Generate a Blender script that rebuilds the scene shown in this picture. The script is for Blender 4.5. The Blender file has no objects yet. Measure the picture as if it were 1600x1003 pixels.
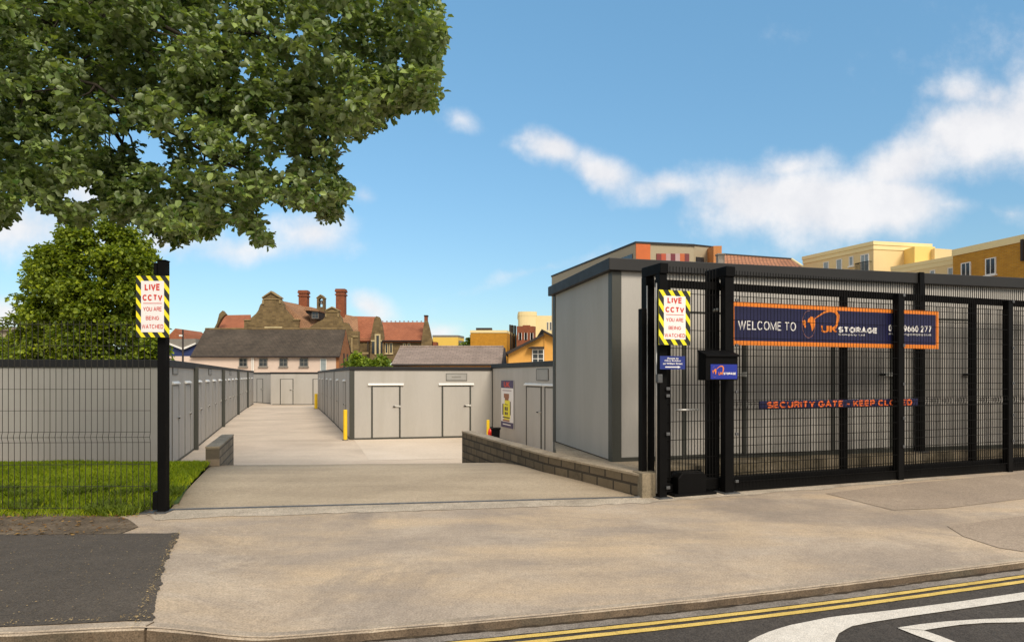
import bpy, bmesh, math, random
import numpy as np
from mathutils import Vector, noise as mnoise
random.seed(7); RNG = np.random.default_rng(11)
R = math.radians
scene = bpy.context.scene
# ------------------------------------------------------------------ camera
EYE, F, CX, HY = 1.30, 1020.0, 800.0, 587.0       # eye height (m), focal length and horizon in pixels of the 1600 px photo
cam_data = bpy.data.cameras.new('camera'); cam = bpy.data.objects.new('camera', cam_data)
scene.collection.objects.link(cam); scene.camera = cam
cam.location = (0, 0, EYE); cam.rotation_euler = (R(90), 0, 0)
cam_data.sensor_width = 36; cam_data.lens = 36 * F / 1600
cam_data.shift_y = (HY - 501.5) / 1600
cam_data.clip_end = 3000; cam_data.clip_start = 0.05
# ------------------------------------------------------------------ light
SUN_AZ, SUN_EL = R(152), R(42)
world = bpy.data.worlds.new('World'); scene.world = world; world.use_nodes = True
sun_d = bpy.data.lights.new('sun', 'SUN'); sun_d.energy = 1.9; sun_d.angle = R(22); sun_d.color = (1, .90, .76)
sun = bpy.data.objects.new('sun', sun_d); scene.collection.objects.link(sun)
sd = Vector((math.sin(SUN_AZ) * math.cos(SUN_EL), math.cos(SUN_AZ) * math.cos(SUN_EL), math.sin(SUN_EL)))
sun.rotation_euler = sd.to_track_quat('Z', 'Y').to_euler()
scene.view_settings.view_transform = 'Standard'; scene.view_settings.look = 'None'
scene.view_settings.gamma = 1; scene.view_settings.exposure = 0.80
SKY_STRENGTH = 0.115
def build_world():
    nt = world.node_tree; N = nt.nodes; L = nt.links; N.clear()
    out = N.new('ShaderNodeOutputWorld'); bg = N.new('ShaderNodeBackground'); L.new(bg.outputs[0], out.inputs[0])
    sky = N.new('ShaderNodeTexSky'); sky.sky_type = 'NISHITA'; sky.sun_disc = False
    sky.sun_elevation = SUN_EL; sky.sun_rotation = SUN_AZ; sky.air_density = 1.0; sky.dust_density = .15; sky.ozone_density = 1.6
    bg.inputs[1].default_value = SKY_STRENGTH
    tc = N.new('ShaderNodeTexCoord'); sep = N.new('ShaderNodeSeparateXYZ'); L.new(tc.outputs['Generated'], sep.inputs[0])
    def m(op, a, b=None, c=None):
        n = N.new('ShaderNodeMath'); n.operation = op
        for i, v in enumerate((a, b, c)):
            if v is None: continue
            if isinstance(v, (int, float)): n.inputs[i].default_value = v
            else: L.new(v, n.inputs[i])
        return n.outputs[0]
    # cloud field lives in compass directions: east-west over north, height over north (northern half of the sky)
    yy = m('MAXIMUM', sep.outputs[1], 0.02)
    comb = N.new('ShaderNodeCombineXYZ'); L.new(m('DIVIDE', sep.outputs[0], yy), comb.inputs[0]); L.new(m('DIVIDE', sep.outputs[2], yy), comb.inputs[1])
    nz = N.new('ShaderNodeTexNoise'); nz.noise_dimensions = '2D'; nz.inputs['Scale'].default_value = 9; nz.inputs['Detail'].default_value = 10; nz.inputs['Roughness'].default_value = .62
    L.new(comb.outputs[0], nz.inputs['Vector'])
    wn = N.new('ShaderNodeTexNoise'); wn.noise_dimensions = '2D'; wn.inputs['Scale'].default_value = 4.5; wn.inputs['Detail'].default_value = 5
    L.new(comb.outputs[0], wn.inputs['Vector'])
    wsub = N.new('ShaderNodeVectorMath'); wsub.operation = 'SUBTRACT'; L.new(wn.outputs['Color'], wsub.inputs[0]); wsub.inputs[1].default_value = (.5, .5, .5)
    wsc = N.new('ShaderNodeVectorMath'); wsc.operation = 'MULTIPLY'; L.new(wsub.outputs[0], wsc.inputs[0]); wsc.inputs[1].default_value = (.09, .07, 0)
    wad = N.new('ShaderNodeVectorMath'); wad.operation = 'ADD'; L.new(comb.outputs[0], wad.inputs[0]); L.new(wsc.outputs[0], wad.inputs[1])
    EL = [(846, 234, 62, 32, -18, 1.05), (925, 266, 90, 36, -22, 1), (1030, 298, 110, 30, -8, .8), (1170, 322, 130, 62, 0, 1.15), (1290, 330, 160, 70, 0, 1.3),
          (1400, 326, 105, 60, 0, 1.25), (1430, 262, 120, 56, 20, 1), (1530, 205, 130, 82, 20, 1.1), (1620, 185, 120, 90, 10, 1.1), (1250, 268, 110, 34, 10, .7),
          (730, 190, 34, 18, -25, .40), (1545, 150, 60, 40, 0, .8), (1480, 330, 60, 22, 0, .6), (1570, 330, 50, 24, 0, .45),
          (20, 350, 190, 62, 0, .85), (140, 300, 90, 50, 0, .85), (250, 375, 120, 44, 0, .8), (390, 392, 190, 26, 0, .62), (497, 372, 66, 44, 0, .85),
          (582, 486, 48, 26, -10, .8), (0, 492, 60, 32, 0, 1), (690, 516, 46, 18, 0, .7), (830, 425, 150, 14, 18, .36), (1560, 60, 200, 90, 10, .12), (1500, 140, 60, 40, 10, .8), (560, 320, 26, 20, 0, .45)]
    acc = None
    for (x, y, a, b, ang, w) in EL:
        mp = N.new('ShaderNodeMapping'); mp.vector_type = 'TEXTURE'; L.new(wad.outputs[0], mp.inputs[0])
        mp.inputs['Location'].default_value = ((x - CX) / F, (HY - y) / F, 0); mp.inputs['Rotation'].default_value = (0, 0, R(ang)); mp.inputs['Scale'].default_value = (a * 1.24 / F, b * 1.26 / F, 1)
        ln = N.new('ShaderNodeVectorMath'); ln.operation = 'LENGTH'; L.new(mp.outputs[0], ln.inputs[0])
        v = m('MULTIPLY', m('SUBTRACT', 1.0, ln.outputs['Value']), w)
        acc = v if acc is None else m('SMOOTH_MAX', acc, v, .12)
    acc = m('ADD', acc, m('MULTIPLY', m('SUBTRACT', nz.outputs[0], .5), .92))
    mr = N.new('ShaderNodeMapRange'); mr.interpolation_type = 'SMOOTHSTEP'; L.new(acc, mr.inputs[0]); mr.inputs[1].default_value = .03; mr.inputs[2].default_value = .84
    north = N.new('ShaderNodeMapRange'); L.new(sep.outputs[1], north.inputs[0]); north.inputs[1].default_value = .05; north.inputs[2].default_value = .25
    mask = m('MULTIPLY', m('MULTIPLY', mr.outputs[0], north.outputs[0]), .92)
    tint = N.new('ShaderNodeMix'); tint.data_type = 'RGBA'; tint.blend_type = 'MULTIPLY'; tint.inputs[0].default_value = 1
    low = N.new('ShaderNodeMapRange'); L.new(sep.outputs[2], low.inputs[0]); low.inputs[1].default_value = 0; low.inputs[2].default_value = .5
    hz = N.new('ShaderNodeMix'); hz.data_type = 'RGBA'; L.new(low.outputs[0], hz.inputs[0]); hz.inputs[6].default_value = (HORIZON_TINT + (1,)); hz.inputs[7].default_value = (SKY_TINT + (1,))
    L.new(sky.outputs[0], tint.inputs[6]); L.new(hz.outputs[2], tint.inputs[7])
    # unseen warm cloud added overhead and south, behind the viewer, as fill light
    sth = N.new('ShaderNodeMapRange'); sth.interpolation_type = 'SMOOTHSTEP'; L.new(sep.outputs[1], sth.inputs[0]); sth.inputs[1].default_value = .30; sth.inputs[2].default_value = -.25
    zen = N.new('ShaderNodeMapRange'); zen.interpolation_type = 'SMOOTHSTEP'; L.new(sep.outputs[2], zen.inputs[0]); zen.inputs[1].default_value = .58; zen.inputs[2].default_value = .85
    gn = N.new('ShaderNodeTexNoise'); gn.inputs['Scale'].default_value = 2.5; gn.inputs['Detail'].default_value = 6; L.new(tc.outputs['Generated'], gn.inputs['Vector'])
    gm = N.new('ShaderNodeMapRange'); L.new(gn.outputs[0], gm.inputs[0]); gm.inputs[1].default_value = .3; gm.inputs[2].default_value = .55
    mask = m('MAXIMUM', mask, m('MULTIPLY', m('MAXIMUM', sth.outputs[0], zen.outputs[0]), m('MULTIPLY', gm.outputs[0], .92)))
    mix = N.new('ShaderNodeMix'); mix.data_type = 'RGBA'; L.new(mask, mix.inputs[0]); L.new(tint.outputs[2], mix.inputs[6])
    cc = N.new('ShaderNodeMix'); cc.data_type = 'RGBA'; L.new(sth.outputs[0], cc.inputs[0]); cc.inputs[6].default_value = (CLOUD + (1,)); cc.inputs[7].default_value = (SOUTH_FILL + (1,)); sh = ramp(N, L, nz.outputs[0], [(.25, (.86, .87, .90)), (.65, (1.04, 1.03, 1.02))]); L.new(mixc(N, L, 1.0, cc.outputs[2], sh, 'MULTIPLY'), mix.inputs[7])
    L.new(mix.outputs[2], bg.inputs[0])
SKY_TINT = (.80, 1.08, 1.03); HORIZON_TINT = (.42, .46, .49); CLOUD = (4.7, 4.65, 4.7); SOUTH_FILL = (5.4, 5.0, 4.5)
# ------------------------------------------------------------------ helpers
def G(px, py, z=0.0):
    "point where the view line of a photo pixel meets the level z"
    Y = (EYE - z) * F / (py - HY); return Vector(((px - CX) * Y / F, Y, z))
def P(px, py, Y):
    return Vector(((px - CX) * Y / F, Y, EYE - (py - HY) * Y / F))
class Frame:
    "vertical working plane: s along, z up, d behind (away from the outside)"
    def __init__(f, a, b):
        f.o = Vector((a[0], a[1])); d = Vector((b[0] - a[0], b[1] - a[1])); f.len = d.length; f.u = d.normalized(); f.n = Vector((-f.u.y, f.u.x))
    def pt(f, s, d, z): q = f.o + f.u * s + f.n * d; return (q.x, q.y, z)
    def hit(f, px, py, d=0.0):
        r = Vector(((px - CX) / F, 1.0)); o = f.o + f.n * d
        t = o.dot(f.n) / r.dot(f.n); q = r * t
        return (q - o).dot(f.u), EYE - (py - HY) * t / F
class MB:
    def __init__(b): b.v = []; b.f = []
    def add(b, vs, fs):
        o = len(b.v); b.v += [tuple(v) for v in vs]; b.f += [tuple(i + o for i in f) for f in fs]; return b
    def box(b, fr, s0, s1, d0, d1, z0, z1):
        vs = [fr.pt(s, d, z) for z in (z0, z1) for (s, d) in ((s0, d0), (s1, d0), (s1, d1), (s0, d1))]
        return b.add(vs, [(3, 2, 1, 0), (4, 5, 6, 7), (0, 1, 5, 4), (1, 2, 6, 5), (2, 3, 7, 6), (3, 0, 4, 7)])
    def prism(b, foot, z0, z1, z1s=None):
        n = len(foot); t = z1s or [z1] * n
        vs = [(p[0], p[1], z0) for p in foot] + [(p[0], p[1], t[i]) for i, p in enumerate(foot)]
        return b.add(vs, [tuple(range(n - 1, -1, -1)), tuple(range(n, 2 * n))] + [(i, (i + 1) % n, n + (i + 1) % n, n + i) for i in range(n)])
    def slab(b, fr, poly, d0, d1):
        "polygon of (s, z) points given anticlockwise as seen from outside, thickness d0..d1"
        n = len(poly)
        a = sum(poly[i][0] * poly[(i + 1) % n][1] - poly[(i + 1) % n][0] * poly[i][1] for i in range(n))
        if a < 0: poly = poly[::-1]
        vs = [fr.pt(s, d0, z) for s, z in poly] + [fr.pt(s, d1, z) for s, z in poly]
        return b.add(vs, [tuple(range(n)), tuple(range(2 * n - 1, n - 1, -1))] + [((i + 1) % n, i, n + i, n + (i + 1) % n) for i in range(n)])
    def sheet(b, pts, th):
        "flat polygon of 3D points (seen anticlockwise from above) with a thickness below it"
        n = len(pts); p = [Vector(q) for q in pts]; nn = (p[1] - p[0]).cross(p[2] - p[0]).normalized()
        if nn.z < 0: p = p[::-1]; nn = -nn
        vs = p + [q - nn * th for q in p]
        return b.add(vs, [tuple(range(n)), tuple(range(2 * n - 1, n - 1, -1))] + [((i + 1) % n, i, n + i, n + (i + 1) % n) for i in range(n)])
    def tube(b, pts, rad, seg=8, cap=True):
        pts = [Vector(p) for p in pts]; n = len(pts); rr = rad if isinstance(rad, (list, tuple)) else [rad] * n
        o = len(b.v)
        for i, p in enumerate(pts):
            t = (pts[min(i + 1, n - 1)] - pts[max(i - 1, 0)]).normalized()
            a = t.cross(Vector((0, 0, 1))) if abs(t.z) < .95 else t.cross(Vector((1, 0, 0)))
            a.normalize(); c = t.cross(a)
            for k in range(seg):
                th = 2 * math.pi * k / seg; b.v.append(tuple(p + (a * math.cos(th) + c * math.sin(th)) * rr[i]))
        for i in range(n - 1):
            for k in range(seg):
                k2 = (k + 1) % seg; b.f.append((o + i * seg + k, o + (i + 1) * seg + k, o + (i + 1) * seg + k2, o + i * seg + k2))
        if cap:
            b.f.append(tuple(o + k for k in range(seg))); b.f.append(tuple(o + (n - 1) * seg + k for k in range(seg - 1, -1, -1)))
        return b
    def wire(b, p, q, r):
        "thin square bar between two points"
        p = Vector(p); q = Vector(q); t = (q - p).normalized(); a = t.cross(Vector((0, 0, 1))) if abs(t.z) < .9 else t.cross(Vector((0, 1, 0)))
        a.normalize(); c = t.cross(a); o = len(b.v)
        for e in (p, q):
            for (i, j) in ((1, 1), (-1, 1), (-1, -1), (1, -1)): b.v.append(tuple(e + a * r * i + c * r * j))
        b.f += [(o, o + 1, o + 5, o + 4), (o + 1, o + 2, o + 6, o + 5), (o + 2, o + 3, o + 7, o + 6), (o + 3, o, o + 4, o + 7)]
        return b
    def build(b, name, m, parent=None, bevel=0, smooth=False, **tags):
        off = world_of(parent)
        me = bpy.data.meshes.new(name); me.from_pydata([(v[0] - off.x, v[1] - off.y, v[2] - off.z) for v in b.v], [], b.f); me.update()
        return link(name, me, m, parent, bevel, smooth, fix=True, **tags)
def world_of(o):
    v = Vector((0, 0, 0))
    while o is not None: v += o.location; o = o.parent
    return v
def link(name, me, m, parent=None, bevel=0, smooth=False, fix=False, label=None, cat=None, group=None, kind=None):
    if fix:
        bm = bmesh.new(); bm.from_mesh(me); bmesh.ops.recalc_face_normals(bm, faces=bm.faces); bm.to_mesh(me); bm.free()
    me.materials.append(m)
    if smooth:
        for p in me.polygons: p.use_smooth = True
    o = bpy.data.objects.new(name, me); scene.collection.objects.link(o)
    if parent is not None: o.parent = parent
    if bevel:
        md = o.modifiers.new('bevel', 'BEVEL'); md.width = bevel; md.segments = 2; md.limit_method = 'ANGLE'; md.angle_limit = R(40)
    tag(o, label, cat, group, kind); return o
def tag(o, label=None, cat=None, group=None, kind=None):
    for k, v in (('label', label), ('category', cat), ('group', group), ('kind', kind)):
        if v: o[k] = v
def thing(name, loc, label, cat, group=None):
    o = bpy.data.objects.new(name, None); o.empty_display_size = .2; scene.collection.objects.link(o); o.location = loc; tag(o, label, cat, group); return o
def raw_mesh(name, V, Fc, n):
    me = bpy.data.meshes.new(name); me.vertices.add(len(V)); me.vertices.foreach_set('co', V.astype(np.float32).ravel())
    nf = len(Fc); me.loops.add(nf * n); me.loops.foreach_set('vertex_index', Fc.astype(np.int32).ravel())
    me.polygons.add(nf); me.polygons.foreach_set('loop_start', np.arange(0, nf * n, n, dtype=np.int32)); me.polygons.foreach_set('loop_total', np.full(nf, n, dtype=np.int32))
    me.update(calc_edges=True); me.validate(); return me
# lettering: built-in font turned into flat mesh, fitted to a width and height on a frame
def lettering(fr, s0, s1, z0, z1, d, text, m, parent, bold=0.0, name='lettering', line=1.0):
    c = bpy.data.curves.new('t', 'FONT'); c.body = text; c.align_x = 'CENTER'; c.offset = bold; c.space_line = line; c.resolution_u = 3
    o = bpy.data.objects.new('t', c); scene.collection.objects.link(o); bpy.context.view_layer.update()
    me = bpy.data.meshes.new_from_object(o.evaluated_get(bpy.context.evaluated_depsgraph_get())); bpy.data.objects.remove(o)
    xs = [v.co.x for v in me.vertices]; ys = [v.co.y for v in me.vertices]; x0, x1, y0, y1 = min(xs), max(xs), min(ys), max(ys)
    off = world_of(parent)
    for v in me.vertices:
        q = Vector(fr.pt(s0 + (v.co.x - x0) / (x1 - x0) * (s1 - s0), d, z0 + (v.co.y - y0) / (y1 - y0) * (z1 - z0))); v.co = q - off
    me.materials.clear(); me.name = name
    return link(name, me, m, parent)
# plain grotesque capitals drawn as ribbons, for painted signs
def _arc(cx, cy, rx, ry, a0, a1, n=14): return [(cx + rx * math.cos(R(a0 + (a1 - a0) * i / n)), cy + ry * math.sin(R(a0 + (a1 - a0) * i / n))) for i in range(n + 1)]
GLY = {'A': (.66, [[(0, 0), (.5, 1), (1, 0)], [(.18, .34), (.82, .34)]]), 'B': (.54, [[(0, .5), (.6, .5)] + _arc(.6, .25, .4, .25, 90, -90) + [(0, 0), (0, 1), (.55, 1)] + _arc(.55, .75, .38, .25, 90, -90)[1:] ]),
 'C': (.64, [_arc(.5, .5, .5, .5, 42, 318, 24)]), 'D': (.6, [[(0, 0), (0, 1), (.5, 1)] + _arc(.5, .5, .5, .5, 90, -90, 18) + [(-.0, 0)]]), 'E': (.5, [[(1, 1), (0, 1), (0, 0), (1, 0)], [(0, .52), (.92, .52)]]),
 'G': (.66, [_arc(.5, .5, .5, .5, 42, 330, 24) + [(1, .45), (.56, .45)]]), 'H': (.58, [[(0, 0), (0, 1)], [(1, 0), (1, 1)], [(0, .52), (1, .52)]]), 'I': (.001, [[(0, 0), (0, 1)]]),
 'K': (.56, [[(0, 0), (0, 1)], [(1, 1), (0, .38)], [(.32, .6), (1, 0)]]), 'L': (.46, [[(0, 1), (0, 0), (1, 0)]]), 'M': (.72, [[(0, 0), (0, 1), (.5, .08), (1, 1), (1, 0)]]), 'N': (.58, [[(0, 0), (0, 1), (1, 0), (1, 1)]]),
 'O': (.68, [_arc(.5, .5, .5, .5, 90, 450, 28)]), 'P': (.54, [[(0, 0), (0, 1), (.6, 1)] + _arc(.6, .73, .4, .27, 90, -90) + [(0, .46)]]), 'R': (.56, [[(0, 0), (0, 1), (.6, 1)] + _arc(.6, .74, .4, .26, 90, -90) + [(0, .48)], [(.6, .48), (1, 0)]]),
 'S': (.56, [_arc(.5, .74, .46, .26, 30, 270, 14) + _arc(.5, .24, .5, .24, 90, -150, 14)[1:]]), 'T': (.56, [[(0, 1), (1, 1)], [(.5, 1), (.5, 0)]]), 'U': (.58, [[(0, 1), (0, .3)] + _arc(.5, .3, .5, .3, 180, 360) + [(1, 1)]]),
 'V': (.62, [[(0, 1), (.5, 0), (1, 1)]]), 'W': (.92, [[(0, 1), (.25, 0), (.5, 1), (.75, 0), (1, 1)]]), 'Y': (.62, [[(0, 1), (.5, .42), (1, 1)], [(.5, .42), (.5, 0)]]), '-': (.36, [[(0, .4), (1, .4)]]),
 '0': (.46, [_arc(.5, .5, .5, .5, 90, 450, 28)]), '1': (.24, [[(0, .76), (1, 1), (1, 0)]]), '2': (.46, [_arc(.5, .72, .48, .28, 165, -35, 12) + [(0, 0), (1, 0)]]), '7': (.46, [[(0, 1), (1, 1), (.35, 0)]]),
 '6': (.46, [_arc(.52, .31, .48, .31, 150, 510, 24), _arc(1.1, .31, 1.06, .75, 180, 112, 10)]), '9': (.46, [_arc(.48, .69, .48, .31, -30, 330, 24), _arc(-.1, .69, 1.06, .75, 0, -68, 10)])}
def ribbon(pl, t):
    "left and right rails of a stroke of thickness t with limited mitres"
    closed = math.hypot(pl[0][0] - pl[-1][0], pl[0][1] - pl[-1][1]) < 1e-6; n = len(pl); Lf, Rt = [], []
    for i in range(n):
        a = pl[i - 1] if i > 0 else (pl[-2] if closed else None); c = pl[i + 1] if i < n - 1 else (pl[1] if closed else None); p = pl[i]
        d = []
        for (u, v) in ((a, p), (p, c)):
            if u is None or v is None: continue
            l = math.hypot(v[0] - u[0], v[1] - u[1]) or 1e-9; d.append(((v[0] - u[0]) / l, (v[1] - u[1]) / l))
        nx = sum(-q[1] for q in d); ny = sum(q[0] for q in d); l = math.hypot(nx, ny) or 1e-9; nx /= l; ny /= l
        k = t / 2 / max(.42, abs(nx * -d[0][1] + ny * d[0][0])); Lf.append((p[0] + nx * k, p[1] + ny * k)); Rt.append((p[0] - nx * k, p[1] - ny * k))
    return Lf, Rt
def capitals(fr, s0, s1, z0, z1, d, text, m, parent, weight=.16, name='lettering'):
    gap, x, strokes = .10 - weight * .1, 0.0, []
    for ch in text:
        if ch == ' ': x += .30; continue
        w, gl = GLY[ch]; w = w * (1 - weight * .3)
        for pl in gl: strokes.append([(x + weight / 2 + u * w, weight / 2 + v * (1 - weight)) for u, v in pl])
        x += w + weight + gap
    W = x - gap; mb = MB(); sx, sz = (s1 - s0) / W, z1 - z0
    for i, pl in enumerate(strokes):
        Lf, Rt = ribbon(pl, weight); dd = d - .00015 * (i % 3); o = len(mb.v); n = len(pl)
        mb.v += [fr.pt(s0 + u * sx, dd, z0 + v * sz) for u, v in Lf] + [fr.pt(s0 + u * sx, dd, z0 + v * sz) for u, v in Rt]
        mb.f += [(o + j, o + j + 1, o + n + j + 1, o + n + j) for j in range(n - 1)]
    return mb.build(name, m, parent)
# ------------------------------------------------------------------ materials
def newmat(name):
    m = bpy.data.materials.new(name); m.use_nodes = True; nt = m.node_tree; return m, nt.nodes, nt.links, nt.nodes['Principled BSDF']
def ramp(N, L, src, stops):
    r = N.new('ShaderNodeValToRGB'); L.new(src, r.inputs[0])
    while len(r.color_ramp.elements) < len(stops): r.color_ramp.elements.new(.5)
    for e, (p, c) in zip(r.color_ramp.elements, stops): e.position = p; e.color = tuple(c) + (1,) if len(c) == 3 else c
    return r.outputs[0]
def noise(N, L, vec, scale, detail=5, rough=.6, dist=0):
    n = N.new('ShaderNodeTexNoise'); n.inputs['Scale'].default_value = scale; n.inputs['Detail'].default_value = detail; n.inputs['Roughness'].default_value = rough; n.inputs['Distortion'].default_value = dist
    L.new(vec, n.inputs['Vector']); return n.outputs[0]
def mixc(N, L, fac, a, b, mode='MIX'):
    n = N.new('ShaderNodeMix'); n.data_type = 'RGBA'; n.blend_type = mode
    for i, v in ((0, fac), (6, a), (7, b)):
        if isinstance(v, (int, float)): n.inputs[i].default_value = v
        elif isinstance(v, tuple): n.inputs[i].default_value = v + (1,)
        else: L.new(v, n.inputs[i])
    return n.outputs[2]
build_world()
def scl(c, k): return tuple(min(1, x * k) for x in c)
def mat(name, col, rough=.6, metal=0.0, var=.12, scale=1.5, fine=25, bump=.0, bscale=60, spec=.4, stretch=(1, 1, 1), stain=None, stain_scale=.6, stain_lo=.55, stain_hi=.75):
    m, N, L, B = newmat(name); tc = N.new('ShaderNodeTexCoord'); mp = N.new('ShaderNodeMapping'); mp.inputs['Scale'].default_value = stretch; L.new(tc.outputs['Object'], mp.inputs[0]); v = mp.outputs[0]
    a = ramp(N, L, noise(N, L, v, scale), [(.3, scl(col, 1 - var)), (.7, scl(col, 1 + var))])
    b = ramp(N, L, noise(N, L, v, fine, 3), [(.3, (1 - var * .8,) * 3), (.7, (1 + var * .2,) * 3)])
    c = mixc(N, L, 1.0, a, b, 'MULTIPLY')
    if stain:
        s = ramp(N, L, noise(N, L, v, stain_scale, 8, .65, .6), [(stain_lo, (0, 0, 0)), (stain_hi, (1, 1, 1))]); c = mixc(N, L, s, c, stain)
    L.new(c, B.inputs['Base Color']); B.inputs['Metallic'].default_value = metal; B.inputs['Specular IOR Level'].default_value = spec
    rr = N.new('ShaderNodeMapRange'); L.new(noise(N, L, v, scale * 3), rr.inputs[0]); rr.inputs[3].default_value = max(0, rough - .12); rr.inputs[4].default_value = min(1, rough + .12); L.new(rr.outputs[0], B.inputs['Roughness'])
    if bump:
        bp = N.new('ShaderNodeBump'); bp.inputs['Strength'].default_value = bump; bp.inputs['Distance'].default_value = .01; L.new(noise(N, L, v, bscale, 4), bp.inputs['Height']); L.new(bp.outputs[0], B.inputs['Normal'])
    return m
def brick(name, c1, c2, mortar, u=(1, 0), bw=.225, bh=.075, ms=.012, rough=.85, var=.25, bump=.6, off=.5, vz=(0, 0, 1), stain=None, nscale=2.0):
    m, N, L, B = newmat(name); tc = N.new('ShaderNodeTexCoord'); sp = N.new('ShaderNodeSeparateXYZ'); L.new(tc.outputs['Object'], sp.inputs[0])
    def lin(cs):
        r = None
        for i, k in enumerate(cs):
            if k == 0: continue
            q = N.new('ShaderNodeMath'); q.operation = 'MULTIPLY'; L.new(sp.outputs[i], q.inputs[0]); q.inputs[1].default_value = k
            if r is None: r = q.outputs[0]
            else:
                w = N.new('ShaderNodeMath'); w.operation = 'ADD'; L.new(r, w.inputs[0]); L.new(q.outputs[0], w.inputs[1]); r = w.outputs[0]
        return r
    cb = N.new('ShaderNodeCombineXYZ'); L.new(lin((u[0], u[1], 0)), cb.inputs[0]); L.new(lin(vz), cb.inputs[1])
    bt = N.new('ShaderNodeTexBrick'); L.new(cb.outputs[0], bt.inputs['Vector']); bt.offset = off
    for k, v in (('Color1', c1), ('Color2', c2), ('Mortar', mortar)): bt.inputs[k].default_value = v + (1,)
    for k, v in (('Scale', 1), ('Mortar Size', ms), ('Mortar Smooth', .3), ('Brick Width', bw), ('Row Height', bh)): bt.inputs[k].default_value = v
    n1 = ramp(N, L, noise(N, L, tc.outputs['Object'], nscale, 6), [(.25, (1 - var,) * 3), (.75, (1 + var * .4,) * 3)])
    n2 = ramp(N, L, noise(N, L, tc.outputs['Object'], nscale * 12, 3), [(.25, (1 - var * .7,) * 3), (.75, (1,) * 3)])
    c = mixc(N, L, 1.0, mixc(N, L, 1.0, bt.outputs[0], n1, 'MULTIPLY'), n2, 'MULTIPLY')
    if stain:
        s = ramp(N, L, noise(N, L, tc.outputs['Object'], nscale * .8, 8, .7), [(.55, (0, 0, 0)), (.72, (.8, .8, .8))]); c = mixc(N, L, s, c, stain)
    L.new(c, B.inputs['Base Color']); B.inputs['Roughness'].default_value = rough; B.inputs['Specular IOR Level'].default_value = .25
    bp = N.new('ShaderNodeBump'); bp.inputs['Strength'].default_value = bump; bp.inputs['Distance'].default_value = .01; bp.invert = True
    L.new(bt.outputs['Fac'], bp.inputs['Height']); L.new(bp.outputs[0], B.inputs['Normal']); return m
def leafmat(name, c_dark, c_light, back, trans=.3, rough=.55):
    m, N, L, B = newmat(name); out = N['Material Output']; ge = N.new('ShaderNodeNewGeometry'); tc = N.new('ShaderNodeTexCoord')
    c = ramp(N, L, ge.outputs['Random Per Island'], [(0, c_dark), (.6, tuple((a + b) / 2 for a, b in zip(c_dark, c_light))), (1, c_light)])
    k = ramp(N, L, noise(N, L, tc.outputs['Object'], 1.1, 3), [(.35, (.7, .72, .7)), (.65, (1.15, 1.1, 1))]); c = mixc(N, L, 1.0, c, k, 'MULTIPLY')
    c2 = mixc(N, L, ge.outputs['Backfacing'], c, back)
    L.new(c2, B.inputs['Base Color']); B.inputs['Roughness'].default_value = rough; B.inputs['Specular IOR Level'].default_value = .35
    tr = N.new('ShaderNodeBsdfTranslucent'); L.new(mixc(N, L, 1.0, c, (1.5, 1.5, .5), 'MULTIPLY'), tr.inputs[0])
    mx = N.new('ShaderNodeMixShader'); mx.inputs[0].default_value = trans; L.new(B.outputs[0], mx.inputs[1]); L.new(tr.outputs[0], mx.inputs[2]); L.new(mx.outputs[0], out.inputs[0]); return m
def ground_mat(name, base, pale, dark, speck=.5, scale=.8, rough=.85, bump=.35, grain=130, cracks=False, grime=None, streak=None):
    m, N, L, B = newmat(name); tc = N.new('ShaderNodeTexCoord'); v = tc.outputs['Object']
    c = ramp(N, L, noise(N, L, v, scale, 8, .62, .4), [(.28, dark), (.5, base), (.74, pale)])
    if streak:
        mp = N.new('ShaderNodeMapping'); mp.inputs['Scale'].default_value = streak[0]; L.new(v, mp.inputs[0])
        s = ramp(N, L, noise(N, L, mp.outputs[0], 1, 6, .6), [(.42, (0, 0, 0)), (.68, (.7, .7, .7))]); c = mixc(N, L, s, c, streak[1])
    if grime:
        s = ramp(N, L, noise(N, L, v, grime[0], 9, .7, .8), [(grime[1], (0, 0, 0)), (grime[1] + .16, (.85, .85, .85))]); c = mixc(N, L, s, c, grime[2])
    g1 = noise(N, L, v, grain, 2, .7); g2 = noise(N, L, v, grain * .22, 4, .7)
    c = mixc(N, L, 1.0, c, ramp(N, L, g1, [(.3, (1 - speck,) * 3), (.62, (1 + speck * .35,) * 3)]), 'MULTIPLY')
    c = mixc(N, L, 1.0, c, ramp(N, L, g2, [(.3, (1 - speck * .45,) * 3), (.7, (1 + speck * .2,) * 3)]), 'MULTIPLY')
    if cracks:
        vo = N.new('ShaderNodeTexVoronoi'); vo.feature = 'DISTANCE_TO_EDGE'; vo.inputs['Scale'].default_value = .35
        dn = N.new('ShaderNodeVectorMath'); dn.operation = 'ADD'; L.new(v, dn.inputs[0]); nn = N.new('ShaderNodeTexNoise'); nn.inputs['Scale'].default_value = 2; nn.inputs['Detail'].default_value = 6; L.new(v, nn.inputs['Vector']); L.new(nn.outputs['Color'], dn.inputs[1]); L.new(dn.outputs[0], vo.inputs['Vector'])
        s = ramp(N, L, vo.outputs[0], [(0, (.5, .5, .5)), (.006, (0, 0, 0))]); c = mixc(N, L, s, c, scl(dark, .5))
    L.new(c, B.inputs['Base Color']); B.inputs['Roughness'].default_value = rough; B.inputs['Specular IOR Level'].default_value = .25
    bp = N.new('ShaderNodeBump'); bp.inputs['Strength'].default_value = bump; bp.inputs['Distance'].default_value = .006; L.new(g1, bp.inputs['Height']); L.new(bp.outputs[0], B.inputs['Normal']); return m
M = {}
LANE = Vector((-.346, 1)).normalized()
M['panel'] = mat('panel_grey', (.435, .406, .362), .5, 0, .06, .8, 40, 0, spec=.35, stretch=(1.6, 1.6, .25), stain=(.37, .34, .29), stain_scale=1.1, stain_lo=.48, stain_hi=.85)
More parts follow.
